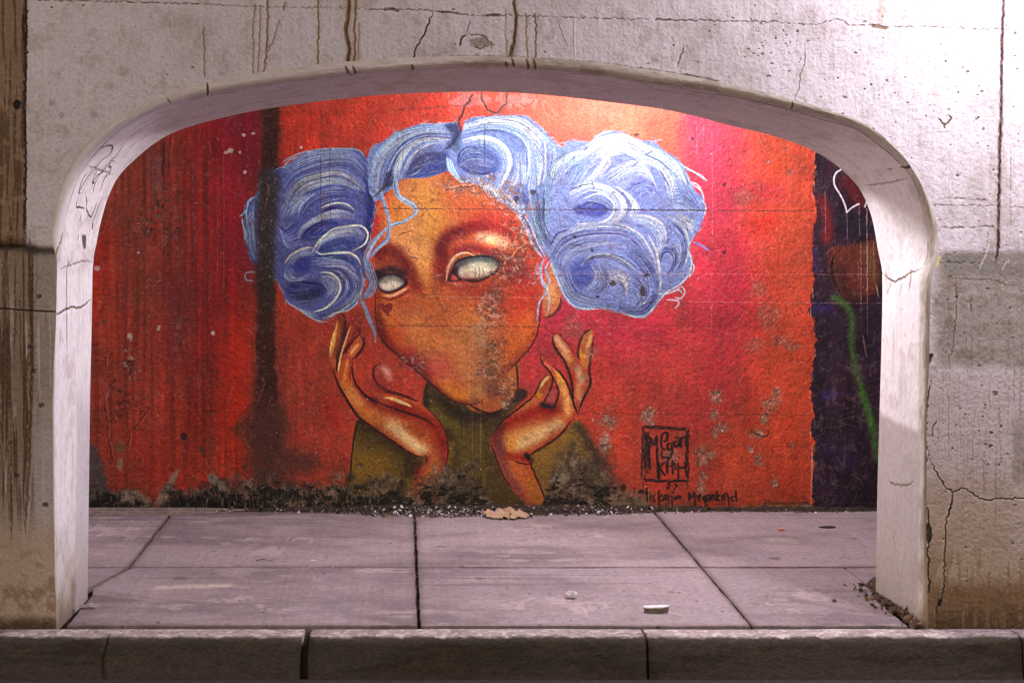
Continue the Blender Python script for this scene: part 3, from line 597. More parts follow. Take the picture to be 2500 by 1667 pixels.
    # fine scribbled hairs that follow the locks, and frizz along the outlines
    for q in range(900):
        P, cl = M.strands[rng.randint(len(M.strands))]
        i0 = rng.randint(0, 8); i1 = min(14, i0+rng.randint(4, 9)); off = rng.randn(2)*5
        Q = P[i0:i1] + off + np.cumsum(rng.randn(i1-i0, 2)*1.6, 0)
        M.stroke(Q, rng.uniform(1.1, 2.3), [(190,198,212), (168,180,204), (132,150,190), (70,84,134), (46,56,106), (150,186,200)][rng.randint(6)], .5, soft=.8, taper=(.3, .4), clip=cl)
    for outl, cl in ((lb, ML), (rb, MR), (hh[:22], MH)):
        o_ = resample(list(outl), 170)
        for q in range(1, 169):
            if rng.rand() < .45: continue
            t_ = o_[q+1]-o_[q-1]; t_ = t_/(np.hypot(*t_)+1e-6); nn = np.array([t_[1], -t_[0]])*(1 if rng.rand() < .5 else -1); sg = 1 if rng.rand() < .5 else -1
            L_ = 10+rng.rand()*26; h_ = rng.rand()*6
            Q = [o_[q]-nn*3, o_[q]+t_*sg*L_*.4+nn*h_*.6, o_[q]+t_*sg*L_*.8+nn*h_, o_[q]+t_*sg*L_+nn*h_*.4]
            M.stroke(Q, rng.uniform(1.3, 2.6), [TE, (150,172,204), (176,190,210), (96,114,170)][rng.randint(4)], .65, soft=.8, taper=(.2, .5))
    # loose locks over the face
    for k in range(13):
        o = rng.randn()*9; q = rng.randn()*7; c = [(150,176,206), LB, (90,124,170), (60,80,130), TE, (190,200,214)][k % 6]
        M.stroke(r5(280+o,100, 300+o,190+q, 385+o,245+q, 398+o*.6,290, 330+o*.5,338+q*.6, 245,368+q, 160+o,450, 112+o,540, 118+o,600), 3.4, c, .8, taper=(.05, .15))
    for k in range(11):
        o = rng.randn()*8; q = rng.randn()*7; c = [(150,176,206), LB, (90,124,170), DB, TE][k % 5]
        M.stroke(r5(180+o,150, 215+o,250+q, 240+o*.6,360, 226+o,440+q, 160+o,505, 118+o,560), 3.2, c, .8, taper=(.05, .15))
    for k in range(14):
        o = rng.randn()*11; c = [(130,164,196), TE, (80,110,160), (60,84,140)][k % 4]
        M.stroke(r5(105+o*.6,550, 125+o,640, 145+o*.8,700, 120+o,760, 84+o*.6,800), 3, c, .75)
    for k in range(5):
        o = k*5-10
        M.stroke(r5(80+o*.5,800, 104+o,860, 130+o,930, 155+o*.5,990, 160+o*.4,1050), 3, [TE, (96,130,176), (130,160,196)][k % 3], .85, taper=(.1, .4))
    for L in (r5(1010,280, 1022,350, 1008,440), r5(1000,290, 1032,330, 1014,400), r5(1180,540, 1128,600, 1140,680, 1168,742, 1120,820, 1108,950), r5(1150,540, 1132,620, 1138,700, 1166,740, 1180,820, 1164,890), r5(1188,560, 1158,620, 1182,680, 1162,742), r5(1190,570, 1216,640, 1250,740, 1310,840)):
        M.stroke(L, 4, (120, 150, 186), .85); M.stroke([(x+2, y) for x, y in L], 2.4, (184, 200, 216), .8)
    for k in range(12):
        o = rng.randn()*16
        M.stroke(r5(1010+o,290, 1060+o,370, 1100+o,470, 1150+o*.6,550), 3.4, [LB, (112,136,176), (180,194,214), (70,90,150)][k % 4], .75)
    for mk_, con, gain, sat, tint in ((ML, 1.3, .93, .84, (.97, 1.03, .98)), (MH, 1.25, .93, .84, (.97, 1.03, .99)), (MR, 1.3, .88, .82, (.98, 1.01, 1.))):
        b_ = boxblur(boxblur((M.c*mk_[..., None]).sum(2)/3, 40), 40)/np.maximum(boxblur(boxblur(mk_, 40), 40), .05)
        v = M.c.copy(); lum = v.mean(2, keepdims=True); v = lum + (v-lum)*sat
        v = (b_[..., None]*np.array([.96, .98, 1.08], np.float32) + (v-b_[..., None]*np.array([.96, .98, 1.08], np.float32))*con)*gain*np.array(tint, np.float32)
        k_ = mk_[..., None]; M.c[:] = M.c*(1-k_) + np.clip(v, .02, 1)*k_
    # the water stain runs over bun and ground alike
    M.air([(648, 430), (646, 560), (644, 690)], 26, (54, 44, 42), .75)
    M.poly([(640, 425), (682, 418), (680, 480), (672, 560), (670, 700), (672, 760), (630, 760), (628, 640), (629, 520)], (40, 30, 24), .72, 5, smooth=False, rough=5, rs=16, seed=31)
    # ---- dark graffiti panel at the right -------------------------------------------------
    edge = [(1984, -60), (1990, 360), (1993, 400), (1990, 440), (1986, 470), (1992, 510), (1988, 560), (1984, 620), (1986, 700), (1980, 745), (1976, 760), (1990, 790), (1992, 850), (1985, 900), (1978, 950), (1984, 985), (1990, 1010), (1980, 1045), (1990, 1080), (1986, 1110), (1982, 1180), (1984, 1262)]
    dp = edge + [(2262, 1262), (2262, -60)]
    M.poly(dp, (44, 26, 42), 1, 1, smooth=False, rough=5, rs=12, seed=40, relief=-.002)
    DP = M.mask(dp, 1, smooth=False, rough=5)
    n2 = fbm(H, W, 34, 60, seed=44); M.full(DP*sstep(.45, .7, n2), (24, 14, 30), .8)
    a_(rr(300,420, 340,560, 330,680), 17, (122, 22, 26), .85, DP); a_(rr(470,290, 560,420), 22, (104, 22, 26), .8, DP)
    a_(rr(270,250, 260,330), 13, (60, 40, 50), .7, DP); a_(rr(360,160, 330,240), 14, (66, 20, 34), .6, DP)
    a_(rr(430,560, 500,600, 640,600), 20, (30, 26, 40), .8, DP)
    M.poly(rr(340,790, 400,735, 470,720, 600,700, 680,690, 690,1000, 600,1080, 480,1090, 400,1020, 350,900), (104, 44, 32), .9, 5, clip=DP)
    a_(rr(620,760, 650,940), 18, (110, 80, 44), .7, DP); a_(rr(420,900, 460,1040, 560,1090), 20, (50, 22, 24), .7, DP)
    M.stroke(rr(375,790, 365,880, 385,980, 430,1060), 9, (26, 12, 18), .9, clip=DP); M.stroke(rr(335,800, 345,760, 420,725), 5, (140, 60, 44), .7, clip=DP)
    a_(rr(380,1080, 460,1130, 500,1210, 500,1330, 500,1420, 530,1568, 580,1750, 640,1980), 10, (58, 100, 42), .85, DP)
    a_(rr(380,1080, 440,1120, 480,1160), 8, (70, 100, 52), .6, DP)
    M.air([(2105, 960), (2130, 1040), (2140, 1120)], 11, (52, 106, 32), .8, DP)
    a_(rr(240,760, 260,880), 12, (62, 34, 82), .6, DP); a_(rr(250,1150, 340,1160), 16, (44, 28, 84), .8, DP)
    a_(rs_(1900,60, 1960,30), 14, (50, 36, 110), .7, DP); a_(rs_(1900,480, 2100,600), 22, (40, 26, 70), .7, DP)
    a_(rs_(1850,760, 1950,900), 30, (60, 34, 62), .6, DP)
    M.full(DP*sstep(.56, .66, fbm(H, W, 16, 24, octv=5, seed=46, gain=.65))*sstep(760, 900, Y), (96, 76, 84), .45)
    for q in range(26):
        x, y = 1998+rng.rand()*150, 820+rng.rand()*390
        M.stroke([(x, y), (x+rng.randn()*16, y+8+rng.rand()*10), (x+rng.randn()*30, y+14+rng.rand()*20)], 1.8, (120, 104, 110), .4, clip=DP)
    M.stroke(rr(425,208, 395,230, 380,270, 388,320, 430,390, 456,450, 468,498), 5.2, (236, 222, 230), .95, taper=(0, 0)); M.stroke(rr(468,498, 505,465, 552,440), 4.6, (236, 222, 230), .95, taper=(0, 0)); M.stroke(rr(590,462, 606,420, 616,380), 5, (236, 222, 230), .95, taper=(0, 0))
    for x, y0, y1, aa in ((468, 505, 720, .5), (552, 450, 700, .5), (604, 470, 1330, .75), (562, 700, 1250, .5), (650, 700, 1000, .45), (545, 840, 1000, .3), (320, 360, 720, .45)):
        M.stroke(rr(x,y0, x+2,(y0+y1)/2, x+4,y1), 2.2, (206, 176, 176), aa, taper=(0, .3), clip=DP, dash=.5, wob=.4)
    M.stroke(rr(665,985, 685,1080), 3, (200, 190, 160), .7); M.stroke(rr(575,1330, 605,1500), 4, (150, 110, 100), .6)
    for (x, y), q in zip(edge[1:], range(30)):
        M.stroke([(x-3, y), (x-1, y+14+rng.rand()*20)], 3, (216, 170, 160), .5*rng.rand()+.2, dash=.6)
    # ---- wear: form lines, cracks, scuffs, peeled paint -------------------------------------
    def hline(y, x0, x1, col, a, w=3, sag=2, rel=-.0016):
        M.stroke([(x0, y-sag), ((x0*2+x1)/3, y), ((x0+2*x1)/3, y+sag*.5), (x1, y+sag)], w, col, a, taper=(0, 0), dash=.9, wob=.8, relief=rel)
    hline(512, 930, 1990, (70, 40, 44), .75, 3, 3); hline(512, 1400, 1720, (40, 36, 60), .8, 3.4, 2)
    hline(796, 900, 1330, (120, 56, 34), .7, 4); hline(796, 1400, 1990, (130, 40, 36), .5, 3)
    hline(668, 1150, 2150, (206, 150, 146), .45, 2.4, 2, .0008); hline(738, 1680, 2150, (214, 160, 156), .45, 2.4, 2, .0008); hline(725, 1040, 1330, (206, 150, 130), .5, 2.4, 2, .0008)
    hline(1012, 1380, 1990, (130, 44, 34), .6, 3); hline(1004, 220, 620, (120, 36, 26), .4, 3); hline(1088, 1500, 1990, (140, 52, 34), .5, 3); hline(600, 1240, 1700, (150, 120, 150), .4, 2)
    for x, y0, y1, w, a in ((400, 345, 410, 4, .9), (398, 380, 440, 5, .8), (448, 1080, 1190, 2, .6), (453, 1090, 1180, 2, .5), (500, 940, 1100, 2, .4), (548, 960, 1060, 2, .4), (1184, 300, 430, 2.4, .7), (1180, 440, 560, 1.6, .4), (1790, 330, 560, 2, 0), (784, 330, 580, 2.2, .6), (806, 340, 560, 2.2, .6), (985, 300, 470, 2, .5), (972, 310, 460, 1.6, .4)):
        M.stroke([(x, y0), (x-2, (y0+y1)/2), (x+1, y1)], w, (50, 24, 20), a, dash=.7, wob=.7, relief=-.001)
    for x, y0, y1 in ((1738, 320, 620), (1736, 650, 820), (1700, 300, 380), (1716, 300, 360), (545, 300, 760), (530, 420, 700), (470, 360, 600), (1208, 500, 640), (1196, 540, 640), (1172, 900, 1180), (1152, 980, 1200), (1144, 830, 1000), (1222, 520, 660)):
        M.stroke([(x, y0), (x+1, (y0+y1)/2), (x, y1)], 2, (222, 170, 170), .35, dash=.8, wob=.5)
    # scarred plaster left
    DKS = [(98, 54, 44), (66, 36, 30), (150, 92, 78)]
    M.scar(320, 440, 450, 560, DKS, .55, 11, 60, .8, -.002); M.scar(395, 480, 460, 640, DKS, .5, 9, 61, .7, -.002); M.scar(300, 510, 380, 620, DKS, .35, 10, 62, .7, -.002); M.scar(290, 850, 350, 930, DKS+[(190,160,140)], .6, 8, 63, .8, -.002); M.scar(400, 740, 470, 860, DKS, .3, 10, 64, .6); M.scar(230, 660, 260, 860, [(150,110,80), (96,60,48)], .5, 10, 65, .6); M.scar(240, 880, 330, 1080, DKS, .35, 14, 66, .6)
    for k in range(14): M.scar(*(lambda x, y, w, h: (x-w, y-h, x+w, y+h))(240+rng.rand()*400, 300+rng.rand()*800, 20+rng.rand()*40, 30+rng.rand()*70), DKS, .05+.18*rng.rand(), 6+rng.rand()*5, 500+k, .45)
    for k in range(16): M.scar(*(lambda x, y, w, h: (x-w, y-h, x+w, y+h))(700+rng.rand()*1250, 290+rng.rand()*880, 20+rng.rand()*50, 20+rng.rand()*50), [(150,84,64), (110,58,46)], .02+.12*rng.rand(), 5+rng.rand()*5, 540+k, .4)
    for k, (x, y, a, b) in enumerate(((316, 822, 7, 9), (552, 372, 6, 5), (562, 368, 8, 6), (618, 326, 5, 4), (595, 330, 5, 4), (597, 420, 4, 4), (735, 360, 4, 4), (387, 800, 5, 6), (520, 812, 5, 6), (338, 616, 3, 3), (585, 372, 3, 3), (236, 655, 8, 6), (724, 1196, 9, 12))):
        M.blob(x, y, a, b, (208, 178, 168), .95, .6, 80+k, relief=.001)
    for L in (rl(205,0, 195,120, 215,250, 225,400, 250,520, 270,600), rl(400,330, 395,420, 385,480), rl(410,350, 470,280, 520,210, 620,60), rl(270,180, 260,260), rl2(130,1480, 150,1500, 150,1560), rl2(545,160, 530,300, 535,400)):
        M.stroke(L, 3.4, (214, 96, 70), .75, wob=1.2, relief=.0015); M.stroke([(x-4, y+1) for x, y in L], 4, (70, 34, 24), .55, wob=1.5, relief=-.001)
    for k in range(40):
        x, y = 230 + rng.rand()*420, 300 + rng.rand()*760
        M.stroke([(x, y), (x+rng.randn()*5, y+14+rng.rand()*20), (x+rng.randn()*8, y+24+rng.rand()*50)], 2+rng.rand()*2, [(190, 110, 90), (84, 40, 32)][rng.randint(2)], .35, wob=1)
    M.blob(448, 1066, 8, 9, (50, 30, 30), .9, .5, 5, relief=-.004); M.blob(493, 1096, 9, 10, (88, 58, 46), .7, .6, 6)
    M.blob(292, 1090, 14, 14, (124, 96, 58), .7, .6, 7); M.blob(292, 1132, 9, 14, (150, 120, 84), .85, .6, 8)
    # peeled scars on face and bun: clustered little flakes
    def peel(x0, y0, x1, y1, n, cols, wmax=5, seed=0, a=.8):
        dk = sorted(cols, key=sum); q = max(.12, min(.62, n*wmax*14./((x1-x0)*(y1-y0)+1)*1.2))
        M.scar(x0-4, y0-4, x1+4, y1+4, [dk[len(dk)//2], dk[0], dk[-1], dk[min(1, len(dk)-1)]], q, 3+wmax*.7, seed, a*.75)
    M.scar(*r5(740,560)[0], *r5(1010,760)[0], [(122,82,64),(90,54,44),(196,160,140)], .30, 6, 2601, .6, clip=F); M.scar(*r5(700,760)[0], *r5(930,1400)[0], [(140,112,90),(100,66,50),(190,160,138)], .42, 7, 2602, .65, clip=F)
    M.air(r5(860,1290, 900,1240, 960,1200), 16, (120, 52, 32), .5, F); M.air(r5(300,1130, 420,1230, 540,1330), 11, (110, 34, 26), .5, F)
    PK = [(120, 62, 46), (84, 46, 38), (198, 160, 140), (150, 92, 70), (70, 36, 30)]
    peel(1200, 600, 1300, 690, 110, PK, 5, 200); peel(1220, 520, 1330, 640, 80, PK, 4, 330); peel(1140, 690, 1250, 800, 120, PK, 4, 450); peel(1165, 790, 1240, 980, 130, PK+[(150,120,96)], 4.5, 600); peel(1180, 700, 1230, 740, 30, [(80,40,40), (110,60,50)], 6, 760)
    peel(1050, 425, 1290, 480, 90, [(110, 76, 66), (196, 170, 156), (84, 56, 54), (150, 120, 120)], 4.5, 800); peel(1180, 450, 1300, 530, 80, [(90, 62, 60), (196, 178, 176), (140, 84, 66)], 5, 900)
    peel(1200, 880, 1260, 1010, 50, [(110, 66, 44), (80, 48, 36), (200, 170, 150), (140, 110, 84)], 6, 1000)
    M.blob(1196, 1003-60, 20, 26, (120, 84, 60), .6, .6, 12); M.blob(1197, 908, 14, 12, (90, 56, 42), .7, .6, 13, relief=-.003); M.blob(1202, 952, 15, 22, (126, 62, 44), .7, .5, 14, relief=-.002)
    a_(r5(760,1000, 790,1200, 760,1380), 22, (150, 118, 88), .35, F); a_(r5(850,1080, 870,1200), 18, (130, 96, 56), .4, F)
    peel(960, 860, 1040, 915, 40, [(120, 60, 56), (190, 140, 140), (70, 36, 40)], 4, 1100)
    for L in (r2(780,910, 860,900, 950,935, 1060,915, 1160,905, 1230,900, 1300,960, 1360,1020, 1480,1010), r5(860,520, 940,560, 1000,500, 1040,470), r5(520,660, 560,655), r5(350,530, 410,550)):
        M.stroke(L, 4, (196, 156, 140), .7, dash=.5, wob=1.4, relief=.001); M.stroke([(x+2, y+5) for x, y in L], 5, (96, 52, 40), .55, dash=.5, wob=1.6, relief=-.002)
    for L in (r2(790,1080, 820,1040), r2(480,1380, 560,1360, 640,1330), r2(600,980, 660,920), r5(290,420, 340,405), r5(500,200, 490,230)):
        M.stroke(L, 2.6, (100, 60, 30), .7, wob=1)
    # cracks and pits in the right bun
    for L in (r3(680,1045, 740,1030, 800,1050, 880,1100, 930,1140, 990,1180), r3(510,1075, 560,1065, 610,1040), r3(420,970, 520,965), r3(430,560, 520,520, 600,510), r3(590,490, 595,550), r3(880,390, 920,350, 940,335), r3(700,480, 780,430), r3(560,230, 520,270), r3(980,300, 1040,260), r3(880,180, 850,220)):
        M.stroke(L, 3, (44, 42, 66), .7, dash=.4, wob=1.4, relief=-.0025)
    for k, (x, y, a, b) in enumerate(((990, 1182, 22, 14), (960, 1305, 18, 36), (735, 1240, 22, 18), (630, 1340, 14, 10), (460, 900, 14, 12), (590, 1000, 10, 14), (150, 575, 18, 18), (30, 620, 20, 24), (915, 150, 18, 12), (1330, 180, 10, 9), (1565, 515, 12, 14), (1562, 1015, 12, 14))):
        (px, py), = r3(x, y); M.blob(px, py, a/3.0145, b/3.0145, (44, 36, 44), .85, .7, 140+k, relief=-.004)
    peel(1440, 640, 1580, 740, 60, [(60, 62, 100), (190, 190, 206), (84, 80, 110)], 3.4, 1300, .6)
    peel(1250, 640, 1400, 700, 50, [(60, 62, 100), (190, 190, 206)], 3, 1380, .6)
    # pocked, bleached scars over the lower right ground
    GR = [(120, 108, 84), (150, 132, 110), (90, 78, 62), (172, 150, 140)]
    for k, (x, y, a, b) in enumerate(((1000,60,42,60), (990,210,34,44), (990,360,34,40), (1430,130,52,52), (1400,240,36,60), (1340,360,70,36), (880,545,56,76), (960,540,40,30), (890,715,30,30), (880,800,34,60), (1350,570,42,52), (1280,490,18,24), (110,260,90,60), (80,420,50,60), (100,480,50,50), (1500,60,40,70), (1060,320,70,30), (1480,760,26,40), (1630,460,22,16), (640,540,80,60), (440,200,44,60), (450,260,60,40))):
        (px, py), = rs_(x, y); M.blob(px, py, a/3.36, b/3.36, GR[k % 4], .30, .9, 160+k, relief=-.0015, soft=.6)
        M.scar(px-a/2.6, py-b/2.6, px+a/2.6, py+b/2.6, GR[:2]+[(76,60,50), (206,170,156)], .6, 6, 1500+k*20, .6); peel(px-a/2.4, py-b/2.4, px+a/2.4, py+b/2.4, 2, GR+[(220, 196, 190), (70, 54, 46)], 3, 1500+k*20, .7)
    for k, (x, y, a, b) in enumerate(((1880, 770, 30, 26), (1935, 845, 20, 10), (1905, 830, 26, 14), (1840, 840, 22, 16), (1400, 800, 26, 30), (1440, 860, 18, 20), (1930, 420, 8, 6), (1876, 394, 9, 4), (1820, 480, 20, 20), (1850, 700, 18, 18))):
        M.blob(x, y, a, b, (150, 84, 70), .5, .9, 190+k, relief=-.002); peel(x-a, y-b, x+a, y+b, 14, [(96, 46, 40), (206, 150, 140), (140, 70, 60)], 2.6, 2000+k*20, .7)
    M.stroke(rs_(1280,320, 1300,350, 1380,385, 1430,370, 1440,330), 5, (70, 44, 36), .8, wob=1.2, relief=-.002)
    # crumbled ring above the head
    M.blob(1145, 238, 44, 24, (170, 130, 132), .5, .9, 230); M.blob(1255, 244, 60, 16, (176, 130, 132), .5, .9, 231)
    M.stroke(r2(1290,-60, 1275,60, 1300,140, 1340,190, 1400,220, 1450,190, 1500,130, 1510,30, 1500,-60), 6, (84, 52, 48), .85, wob=1.5, relief=-.003)
    M.stroke(r2(1190,20, 1160,90, 1110,170, 1060,290, 1075,420), 7, (70, 40, 44), .8, wob=1.8, relief=-.003)
    M.stroke(r2(440,200, 560,180, 800,170, 960,150, 1130,150), 6, (120, 40, 34), .6, wob=1.6, dash=.4); M.stroke(r2(1600,130, 1700,150, 1800,100), 5, (130, 50, 40), .7, wob=1.5, relief=-.002)
    M.stroke(r2(900,600, 960,540, 1010,470, 1070,380), 7, (44, 40, 56), .7, wob=2, relief=-.003)
    M.stroke(r2(170,1050, 240,1010, 310,960, 400,900, 440,860), 7, (50, 44, 40), .7, wob=2.4, dash=.3, relief=-.002)
    for L in ((1640,300, 1668,292, 1676,300), (1615,318, 1640,330), (1500,300, 1520,282), (1850,330, 1862,352), (1900,350, 1930,370)):
        M.stroke([(L[i], L[i+1]) for i in range(0, len(L), 2)], 3, (150, 90, 80), .6, wob=1, relief=.003)
    # salt and grit on the dark stain
    for i in range(46):
        M.blob(628+rng.rand()*52, 420+rng.rand()*280, 1+rng.rand()*1.6, 1+rng.rand()*2, (150, 126, 116), .5, .5, 400+i)
    for i in range(260):
        M.blob(230+rng.rand()*1750, 240+rng.rand()*980, .8+rng.rand()*1.5, .8+rng.rand()*1.5, [(60, 34, 30), (206, 170, 160)][rng.randint(2)], .6, .5, 700+i)
    # ---- foot of the wall: damp, moss, bare plaster ---------------------------------------------
    # bare grey corner at left
    M.poly([(100, 1085), (222, 1085), (240, 1110), (255, 1150), (262, 1200), (258, 1262), (100, 1262)], (84, 76, 72), .95, 4, rough=4, seed=50)
    M.poly(rl(320,830, 380,810, 520,870, 560,960, 300,980), (150, 136, 116), .9, 3, rough=4, seed=51); M.poly(rl(600,890, 740,690, 800,640, 760,760, 720,900, 640,960), (156, 136, 118), .9, 2, rough=3, seed=52); M.poly(rl(1030,700, 1080,700, 1150,780, 1040,770), (176, 166, 150), .9, 2, rough=3, seed=53)
    n = fbm(H, W, 30, 26, octv=6, seed=70, gain=.62)
    prof = np.interp(xs, [100, 225, 300, 380, 420, 470, 560, 620, 700, 760, 860, 900, 1000, 1080, 1160, 1190, 1240, 1320, 1350, 1400, 1440, 1480, 1510, 1560, 1700, 2260],
                     [1200, 1195, 1210, 1235, 1205, 1185, 1165, 1145, 1170, 1180, 1160, 1160, 1165, 1140, 1130, 1190, 1250, 1250, 1150, 1090, 1085, 1120, 1180, 1220, 1236, 1240]).astype(np.float32)[None]
    d = (Y - prof + 14)/58. + (n-.5)*2.2
    grey = fbm(H, W, 16, 20, octv=6, seed=72, gain=.65)
    right = sstep(1460, 1540, X)
    dirtc = np.stack([82+ (grey-.5)*150, 70+(grey-.5)*140, 56+(grey-.5)*120], -1)/255
    m = np.clip(sstep(-.25, .9, d)*(1-right*.7)*.86, 0, 1)[..., None]
    M.c[:] = M.c*(1-m) + np.clip(dirtc, .05, .8)*m
    lightp = sstep(.57, .68, fbm(H, W, 26, 34, octv=5, seed=74, gain=.6))*sstep(.0, .6, d)*(1-right)
    M.full(lightp, (150, 136, 118), .6)
    M.full(sstep(.5, .62, fbm(H, W, 9, 12, octv=4, seed=78, gain=.7))*sstep(-.2, .6, d)*(1-right*.6), (44, 36, 30), .5)
    # right strip of bare render under the orange
    M.poly([(1470, 1200), (1560, 1215), (1600, 1236), (1740, 1238), (1900, 1232), (1985, 1228), (1985, 1262), (1460, 1262)], (134, 118, 92), .9, 3, smooth=False, rough=3, seed=54)
    M.poly([(1500, 1195), (1590, 1200), (1590, 1232), (1700, 1234), (1690, 1245), (1480, 1245)], (124, 100, 80), .7, 5, rough=4, seed=55)
    M.stroke([(1982, 1080), (1981, 1160), (1979, 1235)], 4, (214, 180, 160), .75, dash=.4); M.stroke([(1850, 1228), (1975, 1225)], 3, (90, 40, 26), .6)
    moss = sstep(.45, .53, fbm(H, W, 20, 13, octv=6, seed=75, gain=.7) + (Y-1210)/260.*(1-right*.9))
    M.full(moss*sstep(.1, .8, d + .15)*(1-right*.5), (18, 15, 12), .93, relief=.003)
    M.poly([(400, 1236), (440, 1218), (500, 1205), (570, 1212), (640, 1234), (640, 1262), (395, 1262)], (12, 10, 9), .95, 6, rough=6, seed=56)
    for i in range(420):
        x = 230 + rng.rand()*700; y = 1195 + rng.rand()*55
        M.stroke([(x, y+8), (x+rng.randn()*4, y-3-rng.rand()*8)], 1.6, [(120, 110, 76), (26, 22, 14), (150, 138, 108), (70, 66, 36)][rng.randint(4)], .7)
    M.full(sstep(1236, 1248, Y + (n-.5)*14), (20, 15, 12), .9)
    # ---- lettering ---------------------------------------------------------------------------
    INK = (26, 16, 20)
    def ink(*p, w=4, a=.92, dash=.25): M.stroke(rs_(*p), w*1.35+.6, INK, a, soft=.5, taper=(.06, .1), wob=.7, dash=dash)
    for p in ((400,300, 395,500, 388,730), (412,300, 410,500, 418,740), (400,300, 560,306, 700,320, 780,318), (420,318, 600,322, 770,335), (778,315, 770,500, 772,745), (764,330, 756,500, 762,740), (395,735, 520,745, 640,742, 790,752), (410,745, 560,755, 780,745)):
        ink(*p, w=4, dash=.5)
    for x in (428, 440, 452): ink(x,340, x-4,470, x-2,690, w=4, dash=.7)                  # smeared first upright
    ink(456,660, 452,520, 458,390, w=6); ink(458,390, 490,450, 512,375, w=6); ink(512,370, 516,480, 524,740, w=6)        # M
    ink(562,430, 598,415, 600,360, 560,370, 552,440, 570,490, 606,480, w=5)                                            # e
    ink(636,440, 606,450, 608,490, 634,480, 640,440, 640,500, 620,560, 570,545, w=5); ink(552,500, 556,550, 580,560, w=4)   # g
    ink(660,400, 690,395, 700,440, 668,470, 662,430, 694,425, w=5); ink(700,430, 704,470, w=5)                        # a
    ink(714,470, 712,395, w=6); ink(712,415, 740,388, 754,410, 756,470, w=6)                                              # n
    ink(530,600, 534,740, w=6); ink(582,585, 540,640, 590,705, w=5)                                                       # k
    ink(600,570, 602,690, w=6); ink(640,580, 646,700, w=5); ink(604,630, 644,625, w=4)                                 # H (i, n)
    ink(690,600, 694,740, w=5); ink(745,590, 748,690, w=5); ink(690,640, 748,640, w=5); ink(660,600, 668,660, w=4)
    ink(592,782, 612,772, 620,788, 598,808, 622,806, w=3.4); ink(640,790, 642,794, w=4); ink(690,780, 660,815, 636,850, 662,848, w=3.4); ink(650,780, 668,772, 672,790, w=3); ink(695,800, 700,804, w=3.4)
    # line of writing below
    ink(232,820, 246,784, 256,822, w=4); ink(330,800, 326,850, w=3, a=.6); ink(370,838, 404,832, w=8)
    ink(425,800, 432,880, 436,920, w=4); ink(415,850, 445,846, w=4); ink(462,860, 464,915, w=4); ink(464,838, 466,842, w=4); ink(500,862, 486,880, 490,912, 508,912, w=4); ink(530,830, 536,990, w=4); ink(556,860, 538,888, 560,916, w=4); ink(572,866, 574,914, w=4); ink(590,914, 590,866, 608,866, 612,914, w=4); ink(640,866, 640,960, w=3); ink(628,880, 636,866, w=4); ink(656,900, 690,880, 712,890, w=8)
    ink(778,910, 782,850, w=5); ink(782,850, 804,885, 822,838, w=5); ink(822,838, 826,900, 832,990, w=5)                      # M
    ink(852,890, 874,880, 866,862, 850,880, 858,912, 880,906, w=4.4); ink(914,872, 896,880, 898,908, 914,904, 916,870, 914,950, 902,972, w=4.4)
    ink(928,868, 948,866, 952,912, w=4.4); ink(950,888, 930,892, 932,914, 950,908, w=4.4); ink(966,914, 966,866, 984,868, 990,916, w=4.4)
    ink(1006,836, 1010,916, w=4.4); ink(1030,862, 1010,888, 1034,916, w=4.4); ink(1046,868, 1050,914, w=4.4); ink(1046,840, 1050,844, w=4.4); ink(1068,914, 1070,862, 1096,864, 1104,916, 1112,966, w=4.4)
    ink(1152,872, 1128,884, 1136,914, 1158,906, w=4.4); ink(1164,826, 1162,880, 1168,916, w=4.6)
    ink(752,200, 748,212, w=4); ink(752,236, 758,244, w=7)
    for x, y0, y1 in ((402, 760, 850), (768, 750, 820), (586, 920, 990), (610, 920, 985), (640, 960, 1000), (536, 940, 1010), (908, 950, 1000)):
        ink(x,y0, x+1,y1, w=2.2, a=.6)
    M.full(sstep(.5, .7, fbm(H, W, 46, octv=6, seed=96, gain=.66))*sstep(1985, 1960, X), (70, 44, 38), .16)
    M.full(sstep(.56, .72, fbm(H, W, 10, octv=4, seed=97, gain=.7)), (40, 26, 26), .17); M.full(sstep(.6, .74, fbm(H, W, 8, octv=4, seed=98, gain=.7)), (206, 180, 170), .16)
    # ---- right half a little darker, then general weathering -------------------------------------------------------------------
    M.c *= (1 - .07*sstep(900, 1500, X)*sstep(2000, 1960, X))[..., None].astype(np.float32)
    M.c *= (.95 + (fbm(H, W, 3, octv=2, seed=90)-.5)*.30)[..., None]
    M.c *= (1 + (fbm(H, W, 140, octv=3, seed=91)-.5)*.16)[..., None]
    M.hgt += (fbm(H, W, 8, octv=4, seed=92, gain=.75)-.5)*.0052 + (fbm(H, W, 70, octv=2, seed=93)-.5)*.008
    return M
# ---------------------------------------------------------------------------
# THE STREET-SIDE WALL FACE (canvas unit 2.4 mm), ARCH REVEAL AND PAVING
# ---------------------------------------------------------------------------
FS = .7
def fz(ox, oy, k):
    return lambda *p: [((ox + p[i]/k)*FS, (oy + p[i+1]/k)*FS) for i in range(0, len(p), 2)]
fn = fz(0, 0, 1.)
fa = fz(0, 0, 2.6133); fb = fz(800, 0, 2.6133); fc = fz(1600, 0, 2.6133)
fd = fz(0, 550, 2.85); fe = fz(0, 1050, 2.5414); ff = fz(2100, 560, 2.24); fg = fz(1600, 1200, 2.6133)

